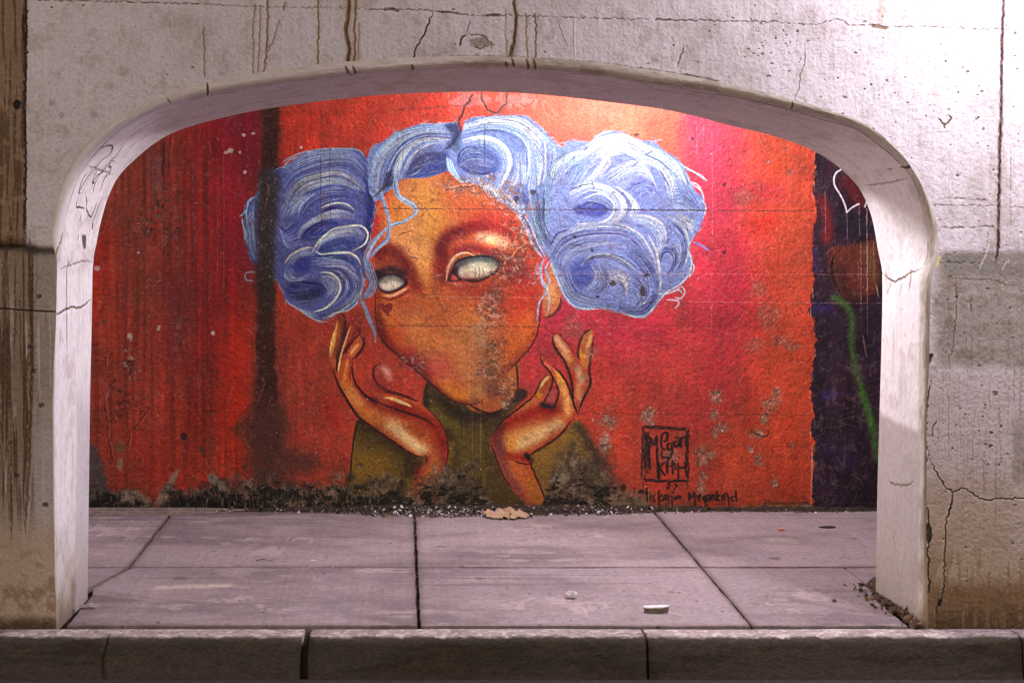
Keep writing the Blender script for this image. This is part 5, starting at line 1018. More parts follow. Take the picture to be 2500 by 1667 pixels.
def paint_kerb():                      # unrolled kerb: x along, y from the back edge over the nose to the gutter
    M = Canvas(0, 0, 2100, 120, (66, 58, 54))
    W, H = M.w, M.h; X, Y = M.grid()
    n0 = fbm(H, W, 120, 40, octv=5, seed=701, gain=.6); n1 = fbm(H, W, 14, octv=4, seed=702, gain=.65); n3 = fbm(H, W, 3, octv=2, seed=703)
    sk = fbm(H*2, W+H, 2.5, 50, octv=2, seed=704); idx = (np.arange(W)[None]+(np.arange(H)[:, None]*.45).astype(int)); sk = sk[np.arange(H)[:, None], idx]
    M.full(sstep(.42, .7, n0), (44, 37, 35), .8); M.full(sstep(.52, .75, n1), (84, 68, 48), .35); M.full(sstep(.6, .7, n0), (78, 58, 36), .35)
    M.full(sstep(.55, .8, sk), (84, 76, 70), .15)
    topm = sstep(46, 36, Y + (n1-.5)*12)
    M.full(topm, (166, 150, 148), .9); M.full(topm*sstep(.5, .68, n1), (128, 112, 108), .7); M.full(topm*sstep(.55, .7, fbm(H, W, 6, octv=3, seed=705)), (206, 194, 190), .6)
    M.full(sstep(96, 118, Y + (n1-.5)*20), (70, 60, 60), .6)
    for i in range(60):
        x = rng.rand()*W; y = 46+rng.rand()*60
        M.stroke([(x, y), (x+rng.randn()*14, y+4+rng.rand()*10)], 1.3, (96, 86, 78), .35)
    xc = (257-985)/614.; u = (xc+3.2)*250
    M.stroke([(u+3, 30), (u+2, 55), (u-2, 80), (u, 118)], 2.6, (34, 26, 22), .8, wob=.4, relief=-.004)
    M.stroke([(u, 70), (u-1, 100), (u+3, 118)], 6, (44, 34, 28), .5, gauss=True)
    M.c *= (1+(n3-.5)*.24)[..., None]
    M.hgt += (n3-.5)*.0016 + (n1-.5)*.004 + (sk-.5)*.0006
    return M
# ---------------------------------------------------------------------------
# MATERIALS
# ---------------------------------------------------------------------------
def image_from(name, arr, data=False):
    h, w = arr.shape[:2]
    im = bpy.data.images.new(name, w, h, alpha=False, float_buffer=data, is_data=data)
    px = np.ones((h, w, 4), np.float32)
    px[..., :3] = arr if arr.ndim == 3 else arr[..., None]
    im.pixels.foreach_set(px[::-1].ravel()); im.update(); im.pack(); return im

def new_mat(name):
    m = bpy.data.materials.new(name); m.use_nodes = True; m.node_tree.nodes.clear(); nt = m.node_tree
    b = nt.nodes.new('ShaderNodeBsdfPrincipled'); o = nt.nodes.new('ShaderNodeOutputMaterial'); nt.links.new(b.outputs[0], o.inputs[0])
    b.inputs['Specular IOR Level'].default_value = .25
    return m, nt, b

def painted_mat(name, M, rough=.8, grain=.10, gs=420, ext='EXTEND', relief=1., micro=.0006, spec=.25, vary=0., crisp=.4):
    m, nt, b = new_mat(name); N, L = nt.nodes.new, nt.links.new
    uv = N('ShaderNodeUVMap'); ti = N('ShaderNodeTexImage'); ti.image = image_from(name+'_paint', np.clip(M.c + crisp*(M.c-np.stack([boxblur(boxblur(M.c[..., k], 2), 2) for k in range(3)], -1)), 0, 1)); ti.extension = ext
    th = N('ShaderNodeTexImage'); th.image = image_from(name+'_relief', M.hgt*relief, True); th.extension = ext; th.interpolation = 'Cubic'
    L(uv.outputs[0], ti.inputs[0]); L(uv.outputs[0], th.inputs[0])
    geo = N('ShaderNodeNewGeometry'); no = N('ShaderNodeTexNoise'); no.inputs['Scale'].default_value = gs; no.inputs['Detail'].default_value = 3; L(geo.outputs['Position'], no.inputs['Vector'])
    mr = N('ShaderNodeMapRange'); mr.inputs[1].default_value = .25; mr.inputs[2].default_value = .75; mr.inputs[3].default_value = 1-grain; mr.inputs[4].default_value = 1+grain; L(no.outputs[0], mr.inputs[0])
    mx = N('ShaderNodeMix'); mx.data_type = 'RGBA'; mx.blend_type = 'MULTIPLY'; mx.inputs[0].default_value = 1; L(ti.outputs[0], mx.inputs[6]); L(mr.outputs[0], mx.inputs[7]); src = mx.outputs[2]
    if vary:
        oi = N('ShaderNodeObjectInfo'); mv = N('ShaderNodeMapRange'); mv.inputs[3].default_value = 1-vary; mv.inputs[4].default_value = 1+vary*.6; L(oi.outputs['Random'], mv.inputs[0])
        m2 = N('ShaderNodeMix'); m2.data_type = 'RGBA'; m2.blend_type = 'MULTIPLY'; m2.inputs[0].default_value = 1; L(src, m2.inputs[6]); L(mv.outputs[0], m2.inputs[7]); src = m2.outputs[2]
    L(src, b.inputs['Base Color'])
    ad = N('ShaderNodeMath'); ad.operation = 'MULTIPLY_ADD'; ad.inputs[1].default_value = micro; L(no.outputs[0], ad.inputs[0]); L(th.outputs[0], ad.inputs[2])
    bu = N('ShaderNodeBump'); bu.inputs['Strength'].default_value = 1; bu.inputs['Distance'].default_value = 1; L(ad.outputs[0], bu.inputs['Height']); L(bu.outputs[0], b.inputs['Normal'])
    b.inputs['Roughness'].default_value = rough; b.inputs['Specular IOR Level'].default_value = spec
    return m

def rough_mat(name, c1, c2, scale=20, rough=.9, bump=.003, detail=6, c3=None, island=False):
    m, nt, b = new_mat(name); N, L = nt.nodes.new, nt.links.new
    tc = N('ShaderNodeNewGeometry'); no = N('ShaderNodeTexNoise'); no.inputs['Scale'].default_value = scale; no.inputs['Detail'].default_value = detail; no.inputs['Roughness'].default_value = .65; L(tc.outputs['Position'], no.inputs['Vector'])
    cr = N('ShaderNodeValToRGB'); e = cr.color_ramp.elements; e[0].position = .32; e[1].position = .68; e[0].color = (*c1, 1); e[1].color = (*c2, 1)
    if c3: q = cr.color_ramp.elements.new(.5); q.color = (*c3, 1)
    L(tc.outputs['Random Per Island'] if island else no.outputs[0], cr.inputs[0])
    if island: e[0].position = .05; cr.color_ramp.elements[-1].position = .98
    L(cr.outputs[0], b.inputs['Base Color'])
    bu = N('ShaderNodeBump'); bu.inputs['Distance'].default_value = bump; L(no.outputs[0], bu.inputs['Height']); L(bu.outputs[0], b.inputs['Normal'])
    b.inputs['Roughness'].default_value = rough; return m

def lin(r, g, b): return tuple(((c/255+.055)/1.055)**2.4 if c > 10 else c/255/12.92 for c in (r, g, b))

# ---------------------------------------------------------------------------
# OBJECT HELPERS
# ---------------------------------------------------------------------------
col = S.collection
def link(name, me, mat=None, parent=None, loc=None):
    o = bpy.data.objects.new(name, me); col.objects.link(o)
    if mat is not None and me is not None and not me.materials: me.materials.append(mat)
    if parent: o.parent = parent
    if loc: o.location = loc
    return o
def tag(o, label=None, cat=None, group=None, kind=None):
    for k, v in (('label', label), ('category', cat), ('group', group), ('kind', kind)):
        if v: o[k] = v
    return o
def mesh(name, vs, fs, uvs=None, smooth=False):
    me = bpy.data.meshes.new(name); me.from_pydata([tuple(v) for v in vs], [], fs)
    if uvs is not None:
        uv = me.uv_layers.new(name='UVMap'); li = np.empty(len(me.loops), np.int32); me.loops.foreach_get('vertex_index', li)
        uv.data.foreach_set('uv', np.asarray(uvs, np.float32)[li].ravel())
    if smooth: me.polygons.foreach_set('use_smooth', [True]*len(me.polygons))
    me.update(); return me
def empty(name, loc=(0, 0, 0)):
    o = bpy.data.objects.new(name, None); col.objects.link(o); o.location = loc; o.empty_display_size = .1; return o
def at_plane(x, y, Y):                 # unit plane -> place at distance Y behind the wall face
    d = Y + DCAM; return Vector(((x-VX)/FPX*d, Y, HCAM-(y-VY)/FPX*d))
SLOPE = .02
def on_floor(x, y):
    t = (y-VY)/FPX; d = (HCAM+SLOPE*DCAM)/(t+SLOPE); return Vector(((x-VX)/FPX*d, d-DCAM, SLOPE*(d-DCAM)))
def floor_z(Y): return SLOPE*Y

XL, XR, YB, YW, ZC = -4.2, 5.4, 2.09, .45, 3.02

# ---------------------------------------------------------------------------
# STREET-SIDE WALL WITH THE ARCH
# ---------------------------------------------------------------------------
wallM = paint_wall(); revM = paint_reveal()
m_wall = painted_mat('street_wall_plaster', wallM, .78, .14, 300, 'MIRROR', 1., .0007)
m_rev = painted_mat('arch_paint', revM, .6, .035, 120, 'EXTEND', 1., .0003, .35)
wall = empty('arcade_wall', (0, 0, 0))
tag(wall, 'stained pale concrete street wall pierced by the wide rounded arch', 'wall')
def wuv(p): return ((p[0]*600+985+150)/2800, 1-((600-(p[2]-HCAM)*600)+200)/1760)
def pathA(): 
    out = []
    for i, (x, y) in enumerate(OUT_A):
        p = at_plane(x, y, 0); a_ = .5+1.2*abs(mnoise.noise((i*.05, 9, 2))); p.x += (mnoise.noise((i*.23, 1, 0))*.003+mnoise.noise((i*.9, 11, 0))*.0022)*a_; p.z += (mnoise.noise((i*.21, 5, 0))*.003+mnoise.noise((i*.85, 15, 0))*.0022)*a_
        out.append(p)
    out[0].z = out[-1].z = -.02
    return out
PA = pathA()
PB = [at_plane(x, y, .05)+Vector((mnoise.noise((i*.6, 31, 0))*.0018, 0, mnoise.noise((i*.6, 37, 0))*.0018)) for i, (x, y) in enumerate(OUT_B)]; PB[0].z = PB[-1].z = -.02
PC = [at_plane(x, y, YW) for x, y in OUT_C]; PC[0].z = PC[-1].z = -.02
ZT = 4.2
# front face: strips from the arch outline out to a rectangle, so its surface can undulate gently
def face_mesh(name, P, Y, flip=False):
    vs = [Vector((XL, Y, -.02))] + [Vector((XL, Y, ZT)), Vector((XR, Y, ZT)), Vector((XR, Y, -.02))] + [Vector((p.x, Y, p.z)) for p in P[::-1]]
    f = list(range(len(vs)))
    if not flip: f = f[::-1]
    me = mesh(name, vs, [f], [wuv(v) for v in vs])
    bm = bmesh.new(); bm.from_mesh(me); bmesh.ops.triangulate(bm, faces=bm.faces[:]); bm.to_mesh(me); bm.free(); return me
me = face_mesh('wall_face', PA, 0.); o = link('wall_face', me, m_wall, wall)
me = face_mesh('wall_back', PC, YW, True); m_back = rough_mat('plain_plaster', lin(168,160,158), lin(190,184,184), 8, .85, .004); link('wall_back', me, m_back, wall)
# reveal: rounded bead then the soffit and jambs
vs, uvs, fs = [], [], []
NQ, NSF = 7, 5
for i in range(NO):
    u = i/(NO-1)
    for q in range(NQ):
        th = q/(NQ-1)*math.pi/2; s_, c_ = math.sin(th), 1-math.cos(th)
        p = PA[i].copy(); dx = PB[i]-PA[i]
        p.x += dx.x*s_; p.z += dx.z*s_; p.y = .05*c_ - .004*math.sin(th*2)*(1 if q else 0)
        vs.append(p); uvs.append((u, 1-.3*q/(NQ-1)))
    for q in range(1, NSF+1):
        t = q/NSF; p = PB[i].lerp(PC[i], t); wv = mnoise.noise((i*.12, q*.5, 3))*.003
        if 0 < q < NSF: p.x += wv; p.z += wv
        vs.append(p); uvs.append((u, .7*(1-t)))
K = NQ+NSF
for i in range(NO-1):
    for q in range(K-1):
        a = i*K+q; fs.append((a, a+1, a+K+1, a+K))
o = link('arch_reveal', mesh('arch_reveal', vs, fs, uvs, True), m_rev, wall); tag(o, 'whitewashed inside of the arch with black pen scrawl at upper left')
# closing faces of the wall block
def quad(name, a, b, c, d, mat, parent, uv=False):
    return link(name, mesh(name, [a, b, c, d], [(0, 1, 2, 3)], [wuv(Vector(v)) for v in (a, b, c, d)] if uv else None), mat, parent)
quad('wall_top', (XL,0,ZT), (XR,0,ZT), (XR,YW,ZT), (XL,YW,ZT), m_back, wall)
quad('wall_end', (XL,0,-.02), (XL,0,ZT), (XL,YW,ZT), (XL,YW,-.02), m_back, wall); quad('wall_end', (XR,0,-.02), (XR,YW,-.02), (XR,YW,ZT), (XR,0,ZT), m_back, wall)
# brown-stained board strip standing proud at the left
vs, fs, uvs = [], [], []
n = 60
for j in range(n+1):
    z = 1.55 + (ZT-1.55)*j/n; e = at_plane(62, 600, 0).x + mnoise.noise((0, z*6, 2))*.004
    for q, (x, y) in enumerate(((XL, -.014), (e-.012, -.014), (e-.003, -.010), (e, .001))):
        vs.append(Vector((x, y, z))); uvs.append(wuv(vs[-1]))
for j in range(n):
    for q in range(3): a = j*4+q; fs.append((a, a+1, a+5, a+4))
vs += [Vector((XL, .001, 1.55)), Vector((at_plane(62,600,0).x, .001, 1.55))]; uvs += [wuv(vs[-2]), wuv(vs[-1])]
fs.append((0, len(vs)-2, len(vs)-1, 1))
o = link('edge_strip', mesh('edge_strip', vs, fs, uvs, True), m_wall, wall); tag(o, 'brown stained strip standing proud at the left edge')

# ---------------------------------------------------------------------------
# MURAL WALL
# ---------------------------------------------------------------------------
mur = paint_mural()
m_mur = painted_mat('mural_paint', mur, .62, .10, 260, 'EXTEND', 1., .0010, .3)
mw = empty('mural_wall', (.3, YB, 0.)); tag(mw, 'concrete back wall of the walkway carrying the blue haired face mural', 'wall')
DW = YB + DCAM
def muv(X, Z): return (((X*FPX/DW+VX)-100)/2150, 1-((VY-(Z-HCAM)*FPX/DW)+60)/1320)
def wall_panel(name, x0, x1, Y=YB, nx=60, nz=40):
    vs, uvs, fs = [], [], []
    for j in range(nz+1):
        for i in range(nx+1):
            x = x0+(x1-x0)*i/nx; z = -.03+(ZC+.03)*j/nz
            vs.append((x-.3, mnoise.noise((x*1.3, z*1.3, 0))*.006+(Y-YB), z)); uvs.append(muv(x, z))
    for j in range(nz):
        for i in range(nx): a = j*(nx+1)+i; fs.append((a, a+1, a+nx+2, a+nx+1))
    return mesh(name, vs, fs, uvs, True)
xs_ = (1986-VX)/FPX*DW; x0_ = (104-VX)/FPX*DW; x1_ = (2246-VX)/FPX*DW
tag(link('painted_mural', wall_panel('painted_mural', x0_, xs_), m_mur, mw), 'mural of a woman with blank white eyes, blue curled hair buns and chin in both hands on red')
tag(link('graffiti_panel', wall_panel('graffiti_panel', xs_, x1_, nx=14), m_mur, mw), 'dark older graffiti strip with white heart outline and green stroke')
m_bare = rough_mat('bare_plaster', lin(112,98,92), lin(150,138,130), 6, .88, .006)
link('bare_wall', wall_panel('bare_wall', XL-2, x0_, nx=30), m_bare, mw); link('bare_wall', wall_panel('bare_wall', x1_, XR+2, nx=30), rough_mat('dark_plaster', lin(34,24,36), lin(60,44,60), 6, .85, .006), mw)

# walkway ceiling
m_ceil = rough_mat('ceiling_concrete', lin(140,132,128), lin(168,160,156), 5, .9, .004)
me = bpy.data.meshes.new('walkway_ceiling'); bm = bmesh.new(); bmesh.ops.create_cube(bm, size=1, matrix=Matrix.Translation(((XL+XR)/2, (YW+YB)/2+.05, ZC+.1)) @ Matrix.Diagonal((XR-XL+.0, YB-YW+.1-.004, .2, 1))); bm.to_mesh(me); bm.free()
tag(link('walkway_ceiling', me, m_ceil), kind='structure')

# ---------------------------------------------------------------------------
# PAVEMENT, KERB, GUTTER, ROAD
# ---------------------------------------------------------------------------
pavM = paint_paving(); m_pav = painted_mat('paving_concrete', pavM, .8, .10, 500, 'MIRROR', 1., .0005, vary=.16)
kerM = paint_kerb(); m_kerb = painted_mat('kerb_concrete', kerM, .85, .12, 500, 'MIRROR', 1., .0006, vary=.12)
m_dirt = rough_mat('joint_dirt', lin(34,26,22), lin(62,50,42), 120, .95, .006)
vs = [(XL, -.03, -.03), (XR, -.03, -.03), (XR, YB+.1, SLOPE*YB-.012), (XL, YB+.1, SLOPE*YB-.012)]
side = link('sidewalk', mesh('sidewalk', vs, [(0, 1, 2, 3)]), m_dirt); tag(side, kind='structure')
def slab(pts, seed):
    rr_ = random.Random(seed); P = []
    for i, a in enumerate(pts):
        b = pts[(i+1) % len(pts)]; L = math.hypot(b[0]-a[0], b[1]-a[1]); n = max(1, int(L/.05))
        for k in range(n):
            t = k/n; P.append((a[0]+(b[0]-a[0])*t+rr_.uniform(-.0022, .0022), a[1]+(b[1]-a[1])*t+rr_.uniform(-.0016, .0016)))
    dz = rr_.uniform(-.002, .002)
    bm = bmesh.new(); top = [bm.verts.new((x, y, floor_z(y)+dz)) for x, y in P]
    f = bm.faces.new(top)
    if f.normal.z < 0: f.normal_flip()
    r = bmesh.ops.extrude_face_region(bm, geom=[f]); nv = [g for g in r['geom'] if isinstance(g, bmesh.types.BMVert)]
    # the extruded copy becomes the top; the old ring drops
    for v in top: v.co.z -= .05
    bm.faces.ensure_lookup_table()
    es = [e for e in bm.edges if all(v in nv for v in e.verts)]
    bmesh.ops.bevel(bm, geom=es, offset=.006, segments=2, affect='EDGES', profile=.6)
    bmesh.ops.recalc_face_normals(bm, faces=bm.faces)
    uv = bm.loops.layers.uv.new('UVMap')
    for fc_ in bm.faces:
        for l in fc_.loops: l[uv].uv = ((l.vert.co.x+3.2)*250/2100, 1-l.vert.co.y*250/540)
    me = bpy.data.meshes.new('concrete_slab'); bm.to_mesh(me); bm.free(); return me
g1, g2 = .0075, .003
JY = .885
front = [[(XL, .01), (-1.50, .01), (-1.50, .45), (-1.415-g1, .53), (-1.30-g1, JY-g2), (XL, JY-g2)],
         [(-1.372, .012), (.062-g1, .012), (.062-g1, JY-g2), (-1.30+g1, JY-g2), (-1.405+g1, .54), (-1.372, .44)],
         [(.062+g1, .012), (1.42-g1*.6, .012), (1.42-g1*.6, JY-g2), (.062+g1, JY-g2)],
         [(1.42+g1*.6, .012), (2.055, .012), (2.06, .42), (2.10-g2, .5), (2.10-g2, JY-g2), (1.42+g1*.6, JY-g2)],
         [(2.10+g2, .49), (3.5, .49), (3.5, JY-g2), (2.10+g2, JY-g2)], [(3.52, .49), (XR, .49), (XR, JY-g2), (3.52, JY-g2)]]
rear = [[(XL, JY+g2), (-2.69, JY+g2), (-2.69, YB-.02), (XL, YB-.02)], [(-2.67, JY+g2), (-1.31-g1, JY+g2), (-1.31-g1, YB-.02), (-2.67, YB-.02)], [(-1.31+g1, JY+g2), (.062-g1, JY+g2), (.062-g1, YB-.02), (-1.31+g1, YB-.02)],
        [(.062+g1, JY+g2), (1.42-g1*.7, JY+g2), (1.42-g1*.7, YB-.02), (.062+g1, YB-.02)], [(1.42+g1*.7, JY+g2), (2.78, JY+g2), (2.78, YB-.02), (1.42+g1*.7, YB-.02)], [(2.80, JY+g2), (XR, JY+g2), (XR, YB-.02), (2.80, YB-.02)]]
for k, p in enumerate(front+rear): link('concrete_slab', slab(p, 50+k), m_pav, side)

kerb = empty('kerb', (0, -.08, -.165)); tag(kerb, kind='structure')
prof = [(-.018, -.06), (-.018, -.010), (-.024, -.004)] + [(-.05, -.003), (-.085, -.003)] + [(-.097-.036*math.sin(a), -.041+.038*math.cos(a)) for a in [k*math.pi/2/6 for k in range(7)]] + [(-.137, -.09), (-.142, -.13), (-.147, -.175)]
arc = np.r_[0, np.cumsum([math.hypot(b[0]-a[0], b[1]-a[1]) for a, b in zip(prof, prof[1:])])]; 
V0 = arc[2]; VT = arc[-1]-arc[2]
def kerb_seg(x0, x1, seed, lean0=0, lean1=0):
    n = max(4, int((x1-x0)/.04)); vs, uvs, fs = [], [], []; m_ = len(prof)
    for i in range(n+1):
        t = i/n
        for q, (y, z) in enumerate(prof):
            x = x0+(x1-x0)*t; x += (lean0*(1-t) + lean1*t)*q/m_
            if i in (0, n): x += mnoise.noise((seed, q*.9, i))*.004
            w = mnoise.noise((x*9, q*.6, seed))*.0022
            vs.append((x, y-w+.08, z+w*.6-mnoise.noise((x*1.2, 0, 9))*.002+.165)); uvs.append(((x+3.2)*250/2100, 1-max(0, (arc[q]-V0)/VT)))
    for i in range(n):
        for q in range(m_-1): a = i*m_+q; fs.append((a, a+m_, a+m_+1, a+1))
    for i, fl in ((0, False), (n, True)):
        r = list(range(i*m_, i*m_+m_)); fs.append(tuple(r if not fl else r[::-1]))
    me = mesh('kerb_stone', vs, fs, uvs); me.polygons.foreach_set('use_smooth', [len(p.vertices) == 4 for p in me.polygons]); return me
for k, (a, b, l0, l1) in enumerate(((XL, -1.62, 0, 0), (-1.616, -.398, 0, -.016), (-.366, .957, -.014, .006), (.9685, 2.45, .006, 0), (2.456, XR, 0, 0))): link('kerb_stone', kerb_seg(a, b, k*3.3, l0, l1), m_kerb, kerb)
link('kerb_bed', mesh('kerb_bed', [(XL, -.025+.08, -.03+.165), (XR, -.025+.08, -.03+.165), (XR, -.10+.08, -.05+.165), (XL, -.10+.08, -.05+.165), (XL, -.118+.08, -.175+.165), (XR, -.118+.08, -.175+.165)], [(0, 1, 2, 3), (3, 2, 5, 4)]), m_dirt, kerb)
m_gut = rough_mat('gutter_concrete', lin(60,52,52), lin(84,74,74), 30, .85, .003)
tag(link('gutter', mesh('gutter', [(XL-6, -.14, -.168), (XR+6, -.14, -.168), (XR+6, -.6, -.176), (XL-6, -.6, -.176)], [(0, 3, 2, 1)]), m_gut), kind='structure')
m_asp = rough_mat('asphalt', lin(46,44,44), lin(74,70,70), 260, .9, .004)
tag(link('road', mesh('road', [(-60, -.6, -.18), (60, -.6, -.18), (60, -9, -.18), (-60, -9, -.18)], [(0, 3, 2, 1)]), m_asp), kind='structure')
m_gr = rough_mat('bare_ground', lin(60,52,46), lin(84,74,64), 3, .95, .02)
tag(link('ground', mesh('ground', [(-300, -300, -.26), (300, -300, -.26), (300, 300, -.26), (-300, 300, -.26)], [(0, 1, 2, 3)]), m_gr), kind='structure')

# ---------------------------------------------------------------------------
# LITTER AND DEBRIS
# ---------------------------------------------------------------------------
R = random.Random(4)
def wall_front(Xp): return YB - .012
# heap of dark soil along the foot of the mural
vs, fs = [], []
n = 260
wid = lambda px: float(np.interp(px, [100, 640, 700, 860, 900, 1080, 1300, 1420, 1500, 1560, 1750, 2150, 2300], [.03, .03, .05, .06, .12, .15, .13, .10, .11, .07, .05, .05, .04]))
for i in range(n+1):
    px = 100+2200*i/n; X = (px-VX)/FPX*(DW-.05); w = wid(px)*(1+.5*mnoise.noise((X*7, 0, 0))+.3*mnoise.noise((X*22, 3, 0)))
    h = .03*min(1, w/.08)*(1+.4*mnoise.noise((X*9, 8, 0)))
    for t, hh in ((0, 1), (.3, .75), (.65, .35), (1, -.12)):
        y = YB+.01-(w+.02)*t; vs.append((X, y, floor_z(y)+h*hh+.004*mnoise.noise((X*30, t*5, 1))))
for i in range(n):
    for q in range(3): a = i*4+q; fs.append((a, a+1, a+5, a+4))
m_soil = rough_mat('damp_soil', lin(22,17,14), lin(74,58,50), 90, .95, .012)
tag(link('soil_heap', mesh('soil_heap', vs, fs, None, True), m_soil), 'line of dark soil and rot along the foot of the mural', 'soil', kind='stuff')

def flakes(name, spots, mat, smin, smax, seed, flat=.5):
    r = random.Random(seed); vs, fs = [], []
    for (x, y, z) in spots:
        s = smin+(smax-smin)*r.random()**2; k = r.choice((4, 5, 5, 6)); a0 = r.random()*6.3; el = r.uniform(.35, 1)
        nrm = Vector((r.gauss(0, flat), r.gauss(0, flat), 1)).normalized(); t1 = nrm.orthogonal().normalized(); t2 = nrm.cross(t1); rot = r.random()*6.3
        t1, t2 = t1*math.cos(rot)+t2*math.sin(rot), t2*math.cos(rot)-t1*math.sin(rot)
        c = Vector((x, y, z)); b = len(vs); curl = r.uniform(-.5, .5)
        for q in range(k):
            a = a0+q*6.283/k; rad = s*r.uniform(.6, 1.1); u_, v_ = math.cos(a)*rad, math.sin(a)*rad*el
            vs.append(c+t1*u_+t2*v_+nrm*(curl*u_*u_/s))
        vs.append(c+nrm*s*.12)
        for q in range(k): fs.append((b+q, b+(q+1) % k, b+k))
    me = mesh(name, vs, fs); return link(name, me, mat)
sp = []
for i in range(900):
    u_ = R.random()
    if u_ < .55: px = R.gauss(1075, 110)
    elif u_ < .72: px = R.gauss(1470, 60)
    elif u_ < .86: px = R.uniform(640, 1500)
    else: px = R.uniform(210, 2140)
    w = wid(px); y = YB-.03-w*R.random()**.8*1.05; X = (px-VX)/FPX*(y+DCAM); t = (YB-y)/(w+.02)
    sp.append((X, y, floor_z(y)+.034*max(0, 1-t)*min(1, w/.08)+.004))
m_fl = rough_mat('flake_mix', lin(58,48,42), lin(206,196,208), 40, .8, .001, island=True, c3=lin(146,134,142))
tag(flakes('paint_flakes', sp, m_fl, 0.004, .015, 7, .6), 'pale flakes of peeled paint and bark scattered along the foot of the mural', 'debris', kind='stuff')
sp = []
for i in range(520):
    px = R.uniform(210, 2150) if R.random() < .4 else R.gauss(1150, 240); w = wid(px); y = YB-.02-w*R.random()*1.25; X = (px-VX)/FPX*(y+DCAM); t = (YB-y)/(w+.02)
    sp.append((X, y, floor_z(y)+.034*max(0, 1-t)*min(1, w/.08)+.004))
m_lf = rough_mat('dead_leaf_mix', lin(30,22,17), lin(104,80,58), 40, .9, .001, island=True)
tag(flakes('dead_leaves', sp, m_lf, .005, .02, 8, .7), 'small dark dead leaves rotting in the soil under the mural', 'leaves', kind='stuff')
# layered mortar skirting at the left end
m_mort = rough_mat('old_mortar', lin(92,76,72), lin(140,122,116), 30, .9, .006)
skr = empty('mortar_skirting', (-1.6, YB-.1, floor_z(YB))); tag(skr, 'low layered mortar skirting on the pavement at the left end of the mural', 'skirting')
for k, (y0, y1, z0, z1, pxr) in enumerate(((YB-.01, YB-.055, .016, .012, 640), (YB-.055, YB-.10, .009, .007, 560), (YB-.10, YB-.15, .005, .004, 480))):
    vs, fs = [], []
    X0, X1 = -2.6, (pxr-VX)/FPX*DW; n = 60
    for i in range(n+1):
        t = i/n; X = X0+(X1-X0)*t; e = mnoise.noise((X*8, k, 0))*.008; sh = 1-.8*max(0, (t-.8)/.2); yy1 = y0+(y1-y0)*sh+e
        for y, z in ((y0, z0), (yy1+.004, z1), (yy1, -.006)): vs.append((X+1.6, y-(YB-.1), floor_z(y)-floor_z(YB)+z*sh+mnoise.noise((X*20, y*20, k))*.001))
    for i in range(n):
        for q in range(2): a = i*3+q; fs.append((a, a+1, a+4, a+3))
    link('mortar_layer', mesh('mortar_layer', vs, fs), m_mort, skr)

def rock(name, loc, size, seed, mat, sub=2):
    bm = bmesh.new(); bmesh.ops.create_icosphere(bm, subdivisions=sub, radius=1)
    for v in bm.verts:
        d = v.co.normalized(); f = 1+.45*mnoise.noise(d*1.3+Vector((seed, 0, 0)))+.2*mnoise.noise(d*3.5+Vector((0, seed, 0)))
        v.co = Vector((d.x*size[0]*f, d.y*size[1]*f, d.z*size[2]*f))
    zmin = min(v.co.z for v in bm.verts)
    for v in bm.verts: v.co.z = max(v.co.z-zmin-size[2]*.25, 0)
    me = bpy.data.meshes.new(name); bm.to_mesh(me); bm.free(); return link(name, me, mat, loc=loc)
m_chunk = rough_mat('broken_plaster', lin(150,142,138), lin(214,206,206), 60, .85, .004)
p = on_floor(1394, 1459); tag(rock('plaster_chunk', p, (.026, .02, .018), 2.2, m_chunk), 'small angular white plaster chunk lying mid slab right of the central joint', 'rubble')
# long shard: flat white paint face up, broken render below
p = on_floor(1602, 1494); sh = empty('plaster_shard', p); tag(sh, 'long flat white-topped plaster shard lying near the kerb on the third slab', 'rubble')
out = [(-.055, .004), (-.05, .014), (-.034, .012), (-.02, .019), (.004, .014), (.02, .018), (.046, .010), (.056, .004), (.05, -.006), (.034, -.009), (.012, -.016), (-.014, -.010), (-.03, -.014), (-.046, -.006)]
vs = [(x, y, .026+.05*x+.004*mnoise.noise((x*40, y*40, 0))) for x, y in out]+[(x*.99, y, .021+.05*x) for x, y in out]
n = len(out); fs = [tuple(range(n))[::-1]]+[(i, (i+1) % n, n+(i+1) % n, n+i) for i in range(n)]
link('white_face', mesh('white_face', vs, fs), rough_mat('white_paint_skin', lin(206,200,204), lin(228,222,226), 60, .7, .001), sh)
vs = [(x*.985, y*.98, .0208+.05*x) for x, y in out]+[(x*(.90+.12*R.random()), y*(.8+.3*R.random()), .014*R.random()+.006) for x, y in out]+[(x*(.86+.1*R.random()), y*.85, .0) for x, y in out]
fs = [(i, (i+1) % n, n+(i+1) % n, n+i) for i in range(n)]+[(n+i, n+(i+1) % n, 2*n+(i+1) % n, 2*n+i) for i in range(n)]
link('render_core', mesh('render_core', vs, fs), rough_mat('render_core', lin(74,64,54), lin(128,116,100), 90, .9, .004), sh)
